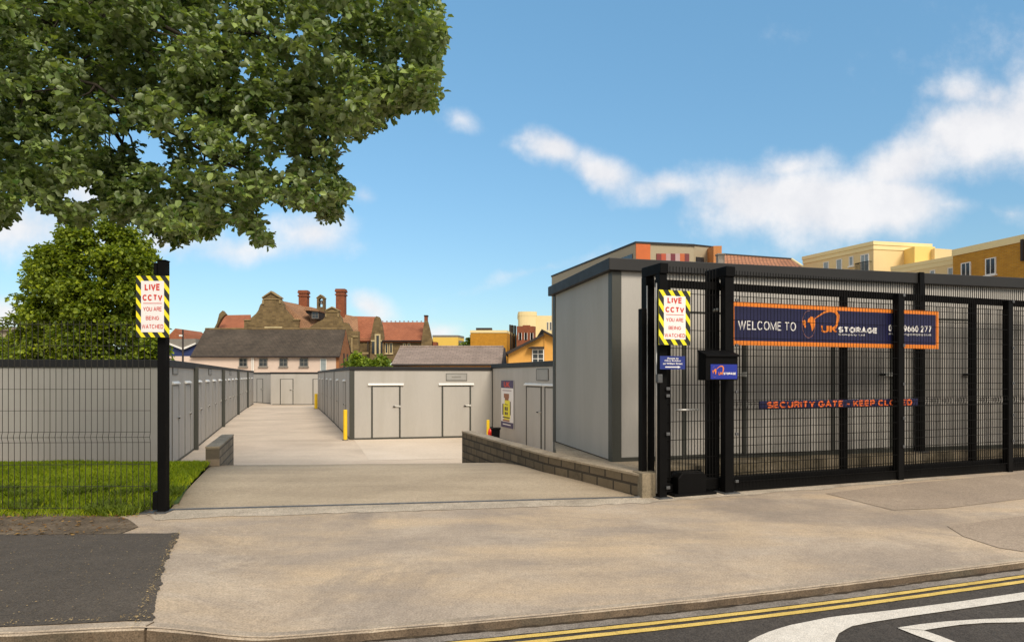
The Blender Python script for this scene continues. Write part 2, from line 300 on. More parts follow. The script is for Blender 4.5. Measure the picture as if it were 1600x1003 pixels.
M['panel_trim'] = mat('panel_trim', (.055, .055, .044), .5, 0, .08)
M['roof_trim'] = mat('roof_trim', (.015, .0135, .012), .55, 0, .15)
M['roof_trim_black'] = mat('roof_trim_black', (.012, .011, .011), .6, 0, .15)
M['lintel'] = mat('lintel_white', (.78, .76, .70), .4, 0, .05)
M['handle'] = mat('handle_metal', (.55, .53, .48), .35, .6, .08)
M['black'] = mat('black_metal', (.0042, .0038, .0036), .55, 0, .3, 3, 40, .05, 200, spec=.09)
M['wire'] = mat('wire_black', (.005, .0045, .004), .5, 0, .2, spec=.1)
M['wire_brown'] = mat('wire_dark', (.03, .026, .018), .5, 0, .2)
M['steel'] = mat('galvanised_steel', (.42, .41, .38), .4, .7, .2, 8)
M['steel_dark'] = mat('dark_steel', (.12, .12, .12), .45, .5, .25, 8)
M['yellow'] = mat('yellow_paint', (.85, .56, .02), .5, 0, .08)
M['sign_yellow'] = mat('sign_yellow', (.85, .74, .02), .4, 0, .03)
M['sign_black'] = mat('sign_black', (.02, .02, .018), .4, 0, .05)
M['sign_white'] = mat('sign_white', (.82, .78, .74), .4, 0, .03)
M['sign_red'] = mat('sign_red', (.62, .05, .03), .45, 0, .05)
M['navy'] = mat('navy', (.012, .012, .055), .4, 0, .12, 2)
M['blue'] = mat('blue', (.015, .03, .28), .4, 0, .06)
M['orange'] = mat('orange', (.80, .22, .02), .45, 0, .06)
M['glass'] = mat('window_glass', (.035, .04, .045), .12, 0, .3, 2, spec=.6)
M['glass_pale'] = mat('window_pale', (.30, .34, .34), .2, 0, .2, 2, spec=.6)
M['frame_white'] = mat('frame_white', (.75, .72, .66), .5, 0, .06)
M['concrete_pave'] = ground_mat('concrete_pavement', (.43, .345, .262), (.59, .485, .37), (.33, .27, .215), .32, .9, grime=(.5, .5, (.30, .245, .195)), grain=85, bump=.6, streak=((.6, 1.6, 1), (.62, .455, .28)))
M['concrete_ramp'] = ground_mat('concrete_apron', (.43, .34, .235), (.53, .425, .30), (.34, .27, .19), .3, .6, streak=((.35, 2.4, 1), (.53, .425, .295)), grain=95)
M['concrete_yard'] = ground_mat('concrete_yard', (.58, .47, .36), (.72, .59, .46), (.47, .38, .29), .2, .4, streak=((.18, 1.1, 1), (.68, .57, .44)), grime=(.28, .55, (.46, .375, .29)), grain=60, bump=.15)
M['asphalt'] = ground_mat('asphalt_footway', (.10, .082, .064), (.13, .106, .082), (.082, .068, .054), .5, .9, grain=110, bump=.7)
M['road'] = ground_mat('asphalt_road', (.078, .066, .055), (.10, .085, .07), (.063, .055, .046), .55, 1.2, grain=120, bump=.8)
M['gutter'] = ground_mat('gutter_concrete', (.26, .225, .19), (.36, .31, .26), (.15, .13, .11), .5, 2.2, grime=(1.4, .52, (.12, .1, .085)))
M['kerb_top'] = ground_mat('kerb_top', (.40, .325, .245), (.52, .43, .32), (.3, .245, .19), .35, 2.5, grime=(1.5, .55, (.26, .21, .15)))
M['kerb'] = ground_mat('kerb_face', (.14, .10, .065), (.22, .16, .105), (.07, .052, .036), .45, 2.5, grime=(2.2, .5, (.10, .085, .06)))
M['dirt'] = ground_mat('dirt', (.15, .11, .07), (.25, .19, .125), (.07, .052, .032), .5, 3, grain=60, bump=.8)
M['soil_grass'] = ground_mat('lawn_soil', (.055, .085, .018), (.09, .13, .02), (.03, .04, .012), .5, 2.5, grain=40, bump=.8)
M['ground'] = ground_mat('rough_ground', (.20, .17, .13), (.26, .22, .17), (.14, .12, .09), .3, .2)
M['plinth'] = ground_mat('plinth_concrete', (.26, .21, .14), (.36, .29, .20), (.13, .105, .065), .4, 2.5, grime=(1.8, .5, (.09, .07, .035)))
M['grime_line'] = ground_mat('grime_line', (.055, .04, .026), (.10, .075, .045), (.03, .022, .015), .4, 6)
M['pale_band'] = ground_mat('pale_concrete', (.50, .42, .32), (.64, .54, .42), (.36, .30, .23), .4, 2.2, grain=70, bump=.7, grime=(1.6, .52, (.36, .29, .22)))
M['paint_yellow'] = ground_mat('yellow_road_paint', (.72, .50, .13), (.80, .58, .18), (.60, .42, .11), .35, 3, grain=140, bump=.3, grime=(7, .56, (.33, .23, .09)))
M['paint_white'] = ground_mat('white_road_paint', (.72, .66, .57), (.78, .72, .63), (.62, .56, .48), .34, 3, grain=140, bump=.3, grime=(9, .60, (.34, .3, .25)))
# ------------------------------------------------------------------ ground, road, pavement
ZY = -0.80            # level of the storage yard
def V2(p): return (p[0], p[1])
gb = MB(); gb.add([(-700, -60, ZY - .08), (700, -60, ZY - .08), (700, 1500, ZY - .08), (-700, 1500, ZY - .08)], [(0, 1, 2, 3)]); gb.build('ground', M['ground'], kind='structure')
KP = [V2(G(x, y)) for x, y in ((215, 1012), (440, 995), (800, 966), (1200, 926), (1400, 901), (1600, 876))]
KP = [(-40, 1.6), (-12, 2.3), (-5, 2.75)] + KP + [(KP[-1][0] + 6, KP[-1][1] + 2.1), (KP[-1][0] + 30, KP[-1][1] + 11)]
def interp(pl, x):
    for (a, b) in zip(pl, pl[1:]):
        if x <= b[0]: break
    return a[1] + (b[1] - a[1]) * (x - a[0]) / (b[0] - a[0])
_kx = np.linspace(-38, 28, 1321); _ky = np.array([interp(KP, x) for x in _kx]); _ky = np.convolve(np.pad(_ky, 14, 'edge'), np.ones(29) / 29, 'valid')
def kerb_y(x): return float(np.interp(x, _kx, _ky))
A0, A1 = G(265, 797), G(1000, 777)                     # gate track at the site boundary
GP = G(1133, 770)                                      # foot of the second gate post
FG = Frame(GP, G(1600, 735))                           # line of the fixed fence on the right
POST_L = G(250, 800)
FL = Frame((POST_L.x - 8, POST_L.y - .25), (POST_L.x, POST_L.y))   # line of the fence on the left
far_r = FG.pt(16, 0, 0)
BP = [(-40, 4.6), FL.pt(-12, -.1, 0)[:2], FL.pt(FL.len - .5, -.12, 0)[:2], (A0.x, A0.y), (A1.x, A1.y), FG.pt(0, .1, 0)[:2], FG.pt(16, .1, 0)[:2], (60, 28)]
def back_y(x): return interp(BP, x)
def sstep(t): t = max(0, min(1, t)); return t * t * (3 - 2 * t)
def xb_line(t): return -1.80 + (-2.73 + 1.80) * min(t, 1.0)      # edge between footway asphalt and concrete crossing
def pave_z(x, y):
    k, b = kerb_y(x), back_y(x); t = max(0, min(1, (y - k) / max(.3, b - k)))
    return .095 * (1 - sstep(t / .85)) * (1 - sstep((x - xb_line((y - 3.13) / 2.2) + .05) / .75))
ASPH_T = G(140, 835).y
def strip_grid(name, m, us, ts, pos, dz=0, **kw):
    V = []; Fc = []
    for u in us:
        for t in ts: V.append(pos(u, t))
    n = len(ts)
    for i in range(len(us) - 1):
        for j in range(n - 1): Fc.append((i * n + j, (i + 1) * n + j, (i + 1) * n + j + 1, i * n + j + 1))
    me = bpy.data.meshes.new(name); me.from_pydata(V, [], Fc); me.update(); return link(name, me, m, None, 0, True, fix=True, **kw)
us = list(np.linspace(-38, -6, 20)) + list(np.linspace(-5.8, 6.5, 124)) + list(np.linspace(7, 27, 20)); ts = list(np.linspace(0, 1, 40))
def pv(u, t):
    k, b = kerb_y(u) , back_y(u); y = k + (b - k) * t; return (u, y, pave_z(u, y))
strip_grid('pavement', M['concrete_pave'], us, ts, pv, kind='structure')
def asph_front(x): return kerb_y(x) + .085 + .012 * mnoise.noise(Vector((x * 7, 2, 2)))
def av(u, t):      # u 0..1 from the ragged right-hand edge to the far left
    tt = t; y0 = asph_front(-3); y = y0 + (ASPH_T - y0) * tt
    wob = .03 * mnoise.noise(Vector((y * 5, 3.3, 0))) + .018 * mnoise.noise(Vector((y * 17, 1.3, 0))) + .014 * mnoise.noise(Vector((y * 41, 2.3, 0)))
    xr = xb_line((y - 3.13) / 2.2) + wob
    x = xr - u * 20
    y = asph_front(x) + (ASPH_T + .05 * mnoise.noise(Vector((x * 4, 0, 7))) + .03 * mnoise.noise(Vector((x * 15, 0, 7))) - (.012 * (x + 3)) * 0 - asph_front(x)) * tt
    return (x, y, pave_z(x, y) + .005)
strip_grid('footway', M['asphalt'], [0, .002, .005, .01, .02, .03, .045, .06, .08, .1, .13, .16, .2, .3, .5, 1], list(np.linspace(0, 1, 160)), av, kind='structure')
# patched strips of tarmac further along the pavement
for nm, pts in (('footway', [(1290, 771), (1395, 797), (1480, 794), (1600, 779), (1700, 768), (1700, 735), (1600, 739), (1400, 757)]), ('footway', [(1480, 822), (1505, 838), (1560, 856), (1600, 862), (1700, 850), (1700, 797), (1600, 806)])):
    q = [G(x, y) for x, y in pts]; mb = MB(); mb.add([(p.x, p.y, .004) for p in q], [tuple(range(len(q)))])
    mb.build(nm, ground_mat('tarmac_patch', (.37, .29, .215), (.45, .355, .265), (.31, .245, .185), .4, .9, grain=110), kind='structure')
# kerb: upright stones on the left that sink to a flush edge at the crossing
kb = MB(); x = -30.0; FACE = []
KX = [x_ for x_ in np.arange(-30, -1.7 - .01, .915)] + [-1.765]
for x, x2 in list(zip(KX, KX[1:])) + [(-1.765, 24)]:
    n = 7 if x2 < 0 else 420; W = .075 if x2 < 0 else .06
    xs = np.linspace(x + .006, x2 - .006, n); nv = len(kb.v)
    for qx in xs:
        qy = kerb_y(qx); zt = pave_z(qx, qy + .06) + .004; e = .010 * mnoise.noise(Vector((qx * 5, 0, 5))) + .008 * mnoise.noise(Vector((qx * 19, 0, 5)))
        kb.v += [(qx, qy - .010 + e, -.12), (qx, qy + e, zt - .016), (qx + .002, qy + .014 + e, zt), (qx + .01, qy + W, zt), (qx + .01, qy + W, -.12)]
    for i in range(n - 1):
        a, c = nv + i * 5, nv + i * 5 + 5
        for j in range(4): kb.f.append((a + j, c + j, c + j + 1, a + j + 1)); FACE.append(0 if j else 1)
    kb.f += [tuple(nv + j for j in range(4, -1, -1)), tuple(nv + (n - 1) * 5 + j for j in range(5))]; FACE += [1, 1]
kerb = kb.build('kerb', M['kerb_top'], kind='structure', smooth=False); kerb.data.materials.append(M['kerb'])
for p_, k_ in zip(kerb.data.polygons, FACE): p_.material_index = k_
# road with channel and painted lines
ZR = -.055
rb = MB(); V = []; n = 200
for i in range(n):
    x = -36 + 62 * i / (n - 1); V += [(x, -25, ZR), (x, kerb_y(x) + .02, ZR)]
rb.add(V, [(2 * i, 2 * i + 2, 2 * i + 3, 2 * i + 1) for i in range(n - 1)])
road = rb.build('road', M['road'], kind='structure')
def offset_strip(name, d0, d1, z, m, x0=-30, x1=24, n=420, jit=0.0, parent=None, **kw):
    mb = MB(); V = []
    for i in range(n):
        x = x0 + (x1 - x0) * i / (n - 1); g = (kerb_y(x + .05) - kerb_y(x - .05)) / .1; nx, ny = g / math.hypot(1, g), -1 / math.hypot(1, g); y = kerb_y(x)
        for d, s in ((d0, 1.7), (d1, 9.1)):
            e = d + jit * mnoise.noise(Vector((x * 9, s, 2))) + jit * .6 * mnoise.noise(Vector((x * 31, s, 4))); V.append((x + nx * e, y + ny * e, z))
    mb.add(V, [(2 * i, 2 * i + 1, 2 * i + 3, 2 * i + 2) for i in range(n - 1)]); return mb.build(name, m, parent, **kw)
offset_strip('gutter', -.01, .10, ZR + .004, M['gutter'], jit=.012, kind='structure')
offset_strip('yellow_line', .112, .152, ZR + .005, M['paint_yellow'], jit=.003, parent=road, n=900)
offset_strip('yellow_line', .188, .230, ZR + .005, M['paint_yellow'], jit=.003, parent=road, n=900)
offset_strip('leaf_litter', .003, .028, ZR + .007, M['grime_line'], jit=.02, kind='stuff', n=1200)
def cz(z, ox, oy): return lambda pts: [(ox + x / z, oy + y / z) for x, y in pts]
def mark(outer, inner):
    c = cz(2, 800, 760); mb = MB(); a = [G(x, y, ZR) for x, y in c(outer)]; b = [G(x, y, ZR) for x, y in c(inner)]
    def res(pl, k=40):
        L = [0]
        for p, q in zip(pl, pl[1:]): L.append(L[-1] + (q - p).length)
        return [Vector([np.interp(L[-1] * i / (k - 1), L, [p[j] for p in pl]) for j in range(3)]) for i in range(k)]
    a = res(a); b = res(b); n = len(a)
    mb.add([(p.x, p.y, ZR + .006) for p in a] + [(p.x, p.y, ZR + .006) for p in b], [(i, i + 1, n + i + 1, n + i) for i in range(n - 1)])
    mb.build('white_marking', M['paint_white'], road)
mark([(640, 620), (690, 540), (740, 486), (785, 462), (860, 437), (1000, 409), (1200, 387), (1400, 361), (1600, 332), (1900, 286)], [(1010, 640), (1005, 540), (1008, 488), (1022, 460), (1060, 439), (1130, 425), (1250, 406), (1400, 385), (1600, 356), (1900, 312)])
mark([(1205, 443), (1270, 433), (1350, 424), (1470, 416), (1600, 412), (1800, 410)], [(1288, 451), (1330, 444), (1400, 434), (1480, 428), (1600, 426), (1800, 426)])
mark([(1205, 444), (1270, 470), (1340, 494), (1460, 540)], [(1288, 452), (1340, 470), (1390, 490), (1500, 530)])
# crossing apron, slope and yard
CRL, CRR = G(319, 738), G(846, 733)
C2 = Vector((CRL.x + LANE.x * 5.2, CRL.y + LANE.y * 5.2, ZY)); D2 = Vector((CRR.x + LANE.x * 5.3, CRR.y + LANE.y * 5.3, ZY))
ap = MB(); NL = 26
for i in range(NL + 1):
    t = i / NL
    def lane_pt(side):
        a, b, c = (A0, CRL, C2) if side == 0 else (A1 + Vector((.05, 0, 0)), CRR + Vector((.25, 0, 0)), D2 + Vector((.25, 0, 0)))
        if t < .4: q = a.lerp(b, t / .4); q.z = .004 + .012 * math.sin(t / .4 * 3.14)
        else:
            w = (t - .4) / .6; q = b.lerp(c, w); q.z = .004 + (ZY + .0 - .004) * (w * w * (1.7 - .7 * w) if w < 1 else 1)
        return q
    l, r = lane_pt(0), lane_pt(1)
    for k in range(9): q = l.lerp(r, k / 8); ap.v.append((q.x, q.y, q.z))
for side, k0 in ((0, 0), (1, 8)):
    base = len(ap.v)
    for i in range(NL + 1): q = ap.v[i * 9 + k0]; ap.v.append((q[0], q[1], q[2] - .25))
    for i in range(NL): ap.f.append((i * 9 + k0, (i + 1) * 9 + k0, base + i + 1, base + i))
for i in range(NL):
    for k in range(8): a = i * 9 + k; ap.f.append((a, a + 1, a + 10, a + 9))
ap.build('ramp', M['concrete_ramp'], kind='structure', smooth=True)
yb = MB(); yb.add([(-30, 11.6, ZY), (.6, 11.6, ZY), (14, 15, ZY), (14, 62, ZY), (-36, 62, ZY)], [(0, 1, 2, 3, 4)]); yb.build('yard', M['concrete_yard'], kind='structure')
# paler relaid slab in front of the right-hand row
sl = [G(553, 687, ZY), G(577, 719, ZY), G(735, 716, ZY), G(770, 684, ZY)]
yb = MB(); yb.add([(p.x, p.y, ZY + .004) for p in sl], [(0, 1, 2, 3)]); yb.build('yard', ground_mat('yard_slab_pale', (.66, .55, .43), (.72, .61, .49), (.58, .48, .37), .15, .5, grain=60, bump=.15), kind='structure')
# gate track: steel strip with a dark slot
tr = Frame(A0, A1); TRK = thing('gate_track', (A0.x, A0.y, 0), 'long dark steel track set in the ground across the entrance', 'gate track')
tb = MB(); tb.box(tr, .03, tr.len + .1, -.014, .014, .0, .013); tb.build('rail', M['steel_dark'], TRK, .002)
tb = MB(); tb.box(tr, .03, tr.len + .1, .016, .05, .0, .006); tb.build('channel', M['black'], TRK)
# pale rough concrete band along the track
def bv(u, t):
    a, b = Vector((-3.42, A0.y - .16)), Vector((A1.x + 4.2, back_y(A1.x + 4.2) - .1)); x = a.x + (b.x - a.x) * u; yb_ = back_y(x) - .02; w = (.40 - .18 * u + .07 * mnoise.noise(Vector((x * 2.1, 3, 3))) + .05 * mnoise.noise(Vector((x * 7, 3, 3)))) * min(1, .35 + u * 30)
    return (x, yb_ - w * (1 - t), pave_z(x, yb_ - w * (1 - t)) + .0035)
strip_grid('pavement', M['pale_band'], list(np.linspace(0, 1, 160)), [0, .3, .6, 1], bv, kind='structure')
# lawn
CL = V2(CRL)
def lawn_right(y):
    if y < A0.y: return A0.x - .1
    if y < CRL.y: return A0.x - .03 + (CRL.x - A0.x) * (y - A0.y) / (CRL.y - A0.y)
    return CRL.x - .03 + LANE.x / LANE.y * (y - CRL.y)
def lawn_z(x, y):
    z = .03 * mnoise.noise(Vector((x * .9, y * .9, 1))) + .015 * mnoise.noise(Vector((x * 3, y * 3, 4)))
    z *= sstep((lawn_right(y) - x) / .5)
    z += .0 + .02 * sstep((y - back_y(x)) / .5)
    return z + (ZY - .02) * sstep((y - 9.35) / 2.9)
def lv(u, t):
    y = 0; k = back_y(-4.4) + .02
    y = k - .02 + t * (13.6 - k); xr = lawn_right(y); x = xr - u * 22; y += (back_y(x) - back_y(-4.4)) * (1 - t)
    return (x, y, lawn_z(x, y) if u > 0 or y < 9 else lawn_z(x, y) - .0)
strip_grid('lawn', M['soil_grass'], [0, .005, .01, .02, .03, .045] + list(np.linspace(.06, .3, 30)) + [.4, .5, .7, 1], list(np.linspace(0, 1, 70)), lv, kind='structure')
def blades(name, n, xr, yr, h, w, m, dens=None, lab=None):
    P_ = []; k = 0
    while len(P_) < n and k < n * 12:
        k += 1; x = random.uniform(*xr); y = random.uniform(*yr)
        if x > lawn_right(y) + .03 - random.random() * .05 or y < back_y(x) + .06 * mnoise.noise(Vector((x * 3, 5, 5))) - .2 + random.random() * .16 + (.2 if x > -3.5 else 0): continue
        if dens and not dens(x, y): continue
        P_.append((x, y, lawn_z(x, y)))
    P_ = np.array(P_); n = len(P_); a = RNG.uniform(0, 6.28, n); hh = RNG.uniform(h * .45, h * 1.25, n); ww = RNG.uniform(w * .6, w * 1.3, n)
    d = np.stack([np.cos(a), np.sin(a), np.zeros(n)], 1); ln = RNG.normal(0, .45, (n, 2)) * hh[:, None]
    V = np.zeros((n, 5, 3)); V[:, 0] = P_ - d * ww[:, None] * .5; V[:, 1] = P_ + d * ww[:, None] * .5
    mid = P_ + np.stack([ln[:, 0] * .35, ln[:, 1] * .35, hh * .6], 1); V[:, 2] = mid + d * ww[:, None] * .38; V[:, 4] = mid - d * ww[:, None] * .38; V[:, 3] = P_ + np.stack([ln[:, 0], ln[:, 1], hh], 1)
    me = raw_mesh(name, V.reshape(-1, 3), np.arange(n * 5).reshape(n, 5), 5); return link(name, me, m, None, kind='stuff')
M['grass'] = leafmat('grass', (.17, .24, .01), (.48, .52, .02), (.2, .27, .012), .45, .6)
M['weed'] = leafmat('weed', (.08, .13, .008), (.26, .33, .025), (.12, .16, .02), .35)
blades('grass', 60000, (-8.5, -3.2), (6.0, 9.9), .055, .008, M['grass'])
blades('grass', 30000, (-8.5, -3.2), (5.6, 7.4), .085, .009, M['weed'], lambda x, y: mnoise.noise(Vector((x * 2.2, y * 2.2, 9))) > .05)
# strip of bare dirt with fallen leaves between footway and lawn
def dv(u, t):
    x = -3.2 - u * 14; y0 = ASPH_T - .03; y1 = back_y(x) + .12 + .1 * mnoise.noise(Vector((x * 3, 1, 1))); y = y0 + (y1 - y0) * t
    if u < .05: y = y0 + (y1 - y0) * t * (u / .05 * .75 + .25)
    return (x, y, max(pave_z(x, y), lawn_z(x, y) if t > .7 else -1) + .007)
strip_grid('verge_dirt', M['dirt'], [0, .01, .02, .03, .04, .05, .06] + list(np.linspace(.08, 1, 30)), list(np.linspace(0, 1, 12)), dv, kind='structure')
def litter(name, n, m, size, fx, fy, zoff):
    V = []; Fc = []
    for i in range(n):
        x, y = fx(), fy(); y = y(x) if callable(y) else y; z = pave_z(x, y) + zoff + random.random() * .006; a = random.random() * 6.28; s = size * random.uniform(.4, 1.3); c, d = math.cos(a) * s, math.sin(a) * s; o = len(V)
        V += [(x - c, y - d, z), (x + d * .45, y - c * .45, z + random.uniform(-.2, .5) * s), (x + c, y + d, z + random.uniform(0, .4) * s), (x - d * .45, y + c * .45, z + random.uniform(-.2, .5) * s)]; Fc.append((o, o + 1, o + 2, o + 3))
    me = bpy.data.meshes.new(name); me.from_pydata(V, [], Fc); me.update(); return link(name, me, m, None, kind='stuff')
M['leaf_dead'] = leafmat('leaf_dead', (.12, .055, .015), (.34, .20, .06), (.25, .16, .07), .1)
M['chaff'] = leafmat('chaff', (.22, .15, .07), (.50, .38, .20), (.4, .3, .18), .05)
litter('leaf_litter', 900, M['leaf_dead'], .02, lambda: random.uniform(-8, -3.3), lambda: (lambda x: random.uniform(ASPH_T - .1, back_y(x) + .25)), .012)
litter('leaf_litter', 1500, M['chaff'], .005, lambda: random.uniform(-5.5, -1.9), lambda: (lambda x: random.uniform(asph_front(x), ASPH_T + .2)), .009)
litter('leaf_litter', 900, M['chaff'], .010, lambda: -1.78 + random.gauss(0, .035), lambda: (lambda x: 0), .009) if False else None
def edge_lit():
    y = random.uniform(3.3, 5.35); return y
V = []
litter('leaf_litter', 500, M['chaff'], .006, lambda: random.uniform(-2.75, -1.8), lambda: (lambda x: 3.13 + 2.2 * (x + 1.80) / (-.93) + random.gauss(0, .045)), .010)
litter('leaf_litter', 700, M['chaff'], .006, lambda: random.uniform(-5, -1.8), lambda: (lambda x: kerb_y(x) + .095 + abs(random.gauss(0, .03))), .010)
# ------------------------------------------------------------------ retaining walls and platform
ZW = .252; ZP = .237
W1, W2, W3 = G(1000, 740, ZW), G(850, 709, ZW), G(722, 673, ZW)
def wall_ribbon(pts, th, z0, z1):
    mb = MB(); pts = [Vector((p[0], p[1])) for p in pts]; n = len(pts); R_ = []
    for i, p in enumerate(pts):
        t = (pts[min(i + 1, n - 1)] - pts[max(i - 1, 0)]).normalized(); R_.append(p + Vector((t.y, -t.x)) * th)
    return mb.prism([tuple(p) for p in pts] + [tuple(p) for p in reversed(R_)], z0, z1)
M['wall_block'] = brick('retaining_wall_block', (.22, .165, .10), (.145, .11, .07), (.07, .055, .038), u=(-.35, 1), bw=.33, bh=.125, ms=.016, stain=(.06, .048, .03), nscale=3)
M['wall_block_left'] = brick('low_wall_block', (.40, .31, .21), (.30, .23, .155), (.17, .135, .095), u=(-.35, 1), bw=.33, bh=.125, ms=.014, stain=(.2, .155, .10), nscale=3)
rw = thing('retaining_wall', (W1.x, W1.y, 0), 'long weathered brown block retaining wall on the right of the entrance ramp', 'wall')
wall_ribbon([W1, W2, W3], .19, -.95, ZW - .03).build('wall', M['wall_block'], rw)
M['coping'] = ground_mat('wall_coping', (.44, .35, .24), (.54, .43, .30), (.28, .22, .15), .4, 3)
wall_ribbon([W1 + Vector((-.008, 0, 0)), W2 + Vector((-.008, 0, 0)), W3 + Vector((-.008, -.008, 0))], .21, ZW - .03, ZW).build('coping', M['coping'], rw, .006)
eb = MB(); ef = Frame((W1.x - .006, W1.y - .004), (W1.x + .32, W1.y + .1)); eb.box(ef, .0, .215, -.06, .16, -.02, ZW + .012); eb.build('end_block', M['plinth'], rw, .008)
WL = G(343, 697, ZW), G(365, 678, ZW)
lw = thing('low_wall', (WL[0].x, WL[0].y, -.8), 'short low block wall on the left of the ramp, beside the lawn', 'wall')
d = (WL[1] - WL[0]).normalized(); wn = Vector((-d.y, d.x, 0))
mb = MB(); mb.prism([V2(WL[0]), V2(WL[1]), V2(WL[1] + wn * .19), V2(WL[0] + wn * .19)], -.85, ZW - .025); mb.build('wall', M['wall_block_left'], lw)
mb = MB(); mb.prism([V2(WL[0] - wn * .006 - d * .006), V2(WL[1] - wn * .006), V2(WL[1] + wn * .196), V2(WL[0] + wn * .196 - d * .006)], ZW - .025, ZW); mb.build('coping', M['coping'], lw, .006)
Dc = G(957, 722, ZP); FD = Frame(Dc, G(1521, 701.7, ZP)); DB = G(865, 690, ZP)
pf = FG.pt(-.62, .5, 0); pr = FG.pt(9.0, .5, 0)
pl = MB(); pl.prism([(W1.x + .19, W1.y + .1), V2(pf), V2(pr), (15, 17), (DB.x + .9, 13.2), (DB.x - .01, DB.y - .02), (W2.x + .17, W2.y + .25), (W2.x + .18, W2.y)], -.9, ZP); pl.build('platform', M['plinth'], kind='structure')
pq = [(W1.x + .2, W1.y + .12), V2(FD.pt(.55, -.01, 0)), V2(FD.pt(.02, -.012, 0)), (DB.x + .01, DB.y - .05), (W2.x + .18, W2.y + .2), (W2.x + .18, W2.y + .01)]
mb = MB(); mb.add([(p[0], p[1], ZP + .005) for p in pq], [tuple(range(len(pq)))]); mb.build('platform', M['coping'], kind='structure')
# ------------------------------------------------------------------ storage containers
M['plate_writing'] = mat('plate_writing', (.22, .205, .18), .6)
M['door_frame'] = mat('door_frame', (.24, .225, .195), .5)
GC = 'grey storage containers'
def container(label, foot, z0, H, doors, trim=.12, over=.035, trim_m='roof_trim', corner=(0, 1), corner_w=.12, plates=(), proud=.012, group=GC, posts_m='panel_trim'):
    """foot: 4 ground corners anticlockwise from the front left; doors: (edge, s0, s1, handle side, with lintel)"""
    c = thing('storage_container', (foot[0][0], foot[0][1], z0), label, 'container', group)
    mb = MB(); mb.prism(foot, z0 + .02, z0 + H - trim * .5); mb.build('wall_panel', M['panel'], c)
    ce = Vector((sum(p[0] for p in foot) / 4, sum(p[1] for p in foot) / 4)); big = []
    n = 4; fr = [Frame(foot[i], foot[(i + 1) % 4]) for i in range(4)]
    for i in range(4):
        a, b = fr[i - 1], fr[i]; q = Vector(foot[i][:2]); nn = -(a.n + b.n); k = over / max(.3, (nn.dot(-b.n))) ; big.append(tuple(q + nn * k))
    mb = MB(); mb.prism(big, z0 + H - trim, z0 + H); mb.build('roof_trim', M[trim_m], c, .008)
    for e in corner:
        f = fr[e]; mb = MB(); g = fr[e - 1]
        mb.box(f, -.012, corner_w, -proud, .02, z0, z0 + H - trim); mb.box(g, g.len - corner_w, g.len - .0, -.012, .02, z0, z0 + H - trim - .001); mb.build('corner_post', M[posts_m], c, .004)
    for e in set(d_[0] for d_ in doors) | {0}:
        f = fr[e]; mb = MB(); mb.box(f, corner_w, f.len - .01, -.008, .02, z0, z0 + .055); mb.build('base_rail', M['panel_trim'], c)
    for d_ in doors:
        e, s0, s1, hs = d_[:4]; f = fr[e]; zt = z0 + (d_[5] if len(d_) > 5 else 1.88)
        mb = MB(); mb.box(f, s0 + .035, s1 - .035, -.012, .01, z0 + .06, zt - .03); dr = mb.build('door', M['panel'], c, .003)
        mb = MB(); w = .02 if e == 0 else .008
        mb.box(f, s0 + .03 - w * 2.5, s0 + .03, -.022, .01, z0 + .057, zt); mb.box(f, s1 - .03, s1 - .03 + w * 2.5, -.022, .01, z0 + .057, zt); mb.box(f, s0 + .03, s1 - .03, -.018, .01, zt - .025, zt); mb.build('door_frame', M['panel_trim' if e == 0 else 'door_frame'], c, .003)
        if d_[4]:
            mb = MB(); mb.add([f.pt(s, dd, z) for s in ((s0 - .12, s1 + .12) if e == 0 else (s0 + .02, s1 - .02)) for dd, z in ((0, zt + .09), (-.06, zt + .045), (-.06, zt + .02), (0, zt + .02))], [(0, 1, 5, 4), (1, 2, 6, 5), (2, 3, 7, 6), (3, 2, 1, 0), (4, 5, 6, 7), (0, 4, 7, 3)]); mb.build('lintel', M['lintel'], c, .003)
        hx = s1 - .13 if hs > 0 else s0 + .13; sg = 1 if hs > 0 else -1; zh = z0 + 1.08
        mb = MB(); mb.box(f, hx - .05, hx + .14 if sg > 0 else hx + .05, -.04, -.012, zh - .025, zh + .025)
        mb.box(f, hx + sg * .12 - .03, hx + sg * .12 + .03, -.05, -.012, zh - .03, zh + .03); h = mb.build('hasp', M['handle'], dr, .004)
        mb = MB(); mb.tube([f.pt(hx - sg * .1, -.05, zh), f.pt(hx - sg * .02, -.055, zh)], .016, 8); mb.build('padlock', M['black'], dr)
    for (e, s0, s1, za, zb, txt) in plates:
        f = fr[e]; mb = MB(); mb.box(f, s0, s1, -.015, 0, z0 + za, z0 + zb); p = mb.build('name_plate', mat('name_plate', (.33, .315, .285), .5), c, .003)
        mb = MB(); w = .012
        for (a0, a1, b0, b1) in ((s0 - w, s1 + w, za - w, za), (s0 - w, s1 + w, zb, zb + w), (s0 - w, s0, za, zb), (s1, s1 + w, za, zb)): mb.box(f, a0, a1, -.02, 0, z0 + b0, z0 + b1)
        mb.build('plate_rim', M['panel_trim'], p)
        if txt: MB().box(f, s0 + (s1 - s0) * .26, s1 - (s1 - s0) * .28, -.0165, -.015, z0 + za + (zb - za) * .42, z0 + za + (zb - za) * .6).build('faded_writing', M['plate_writing'], p)
    return c, fr
def lane_quad(a, b, depth, side):
    "container footprint: wall a->b (near to far) facing the lane; body on the given side"
    d_ = (Vector(b) - Vector(a)).normalized(); n = Vector((-d_.y, d_.x)) if side == 'left' else Vector((d_.y, -d_.x))
    return [Vector(a), Vector(b), Vector(b) + n * depth, Vector(a) + n * depth]
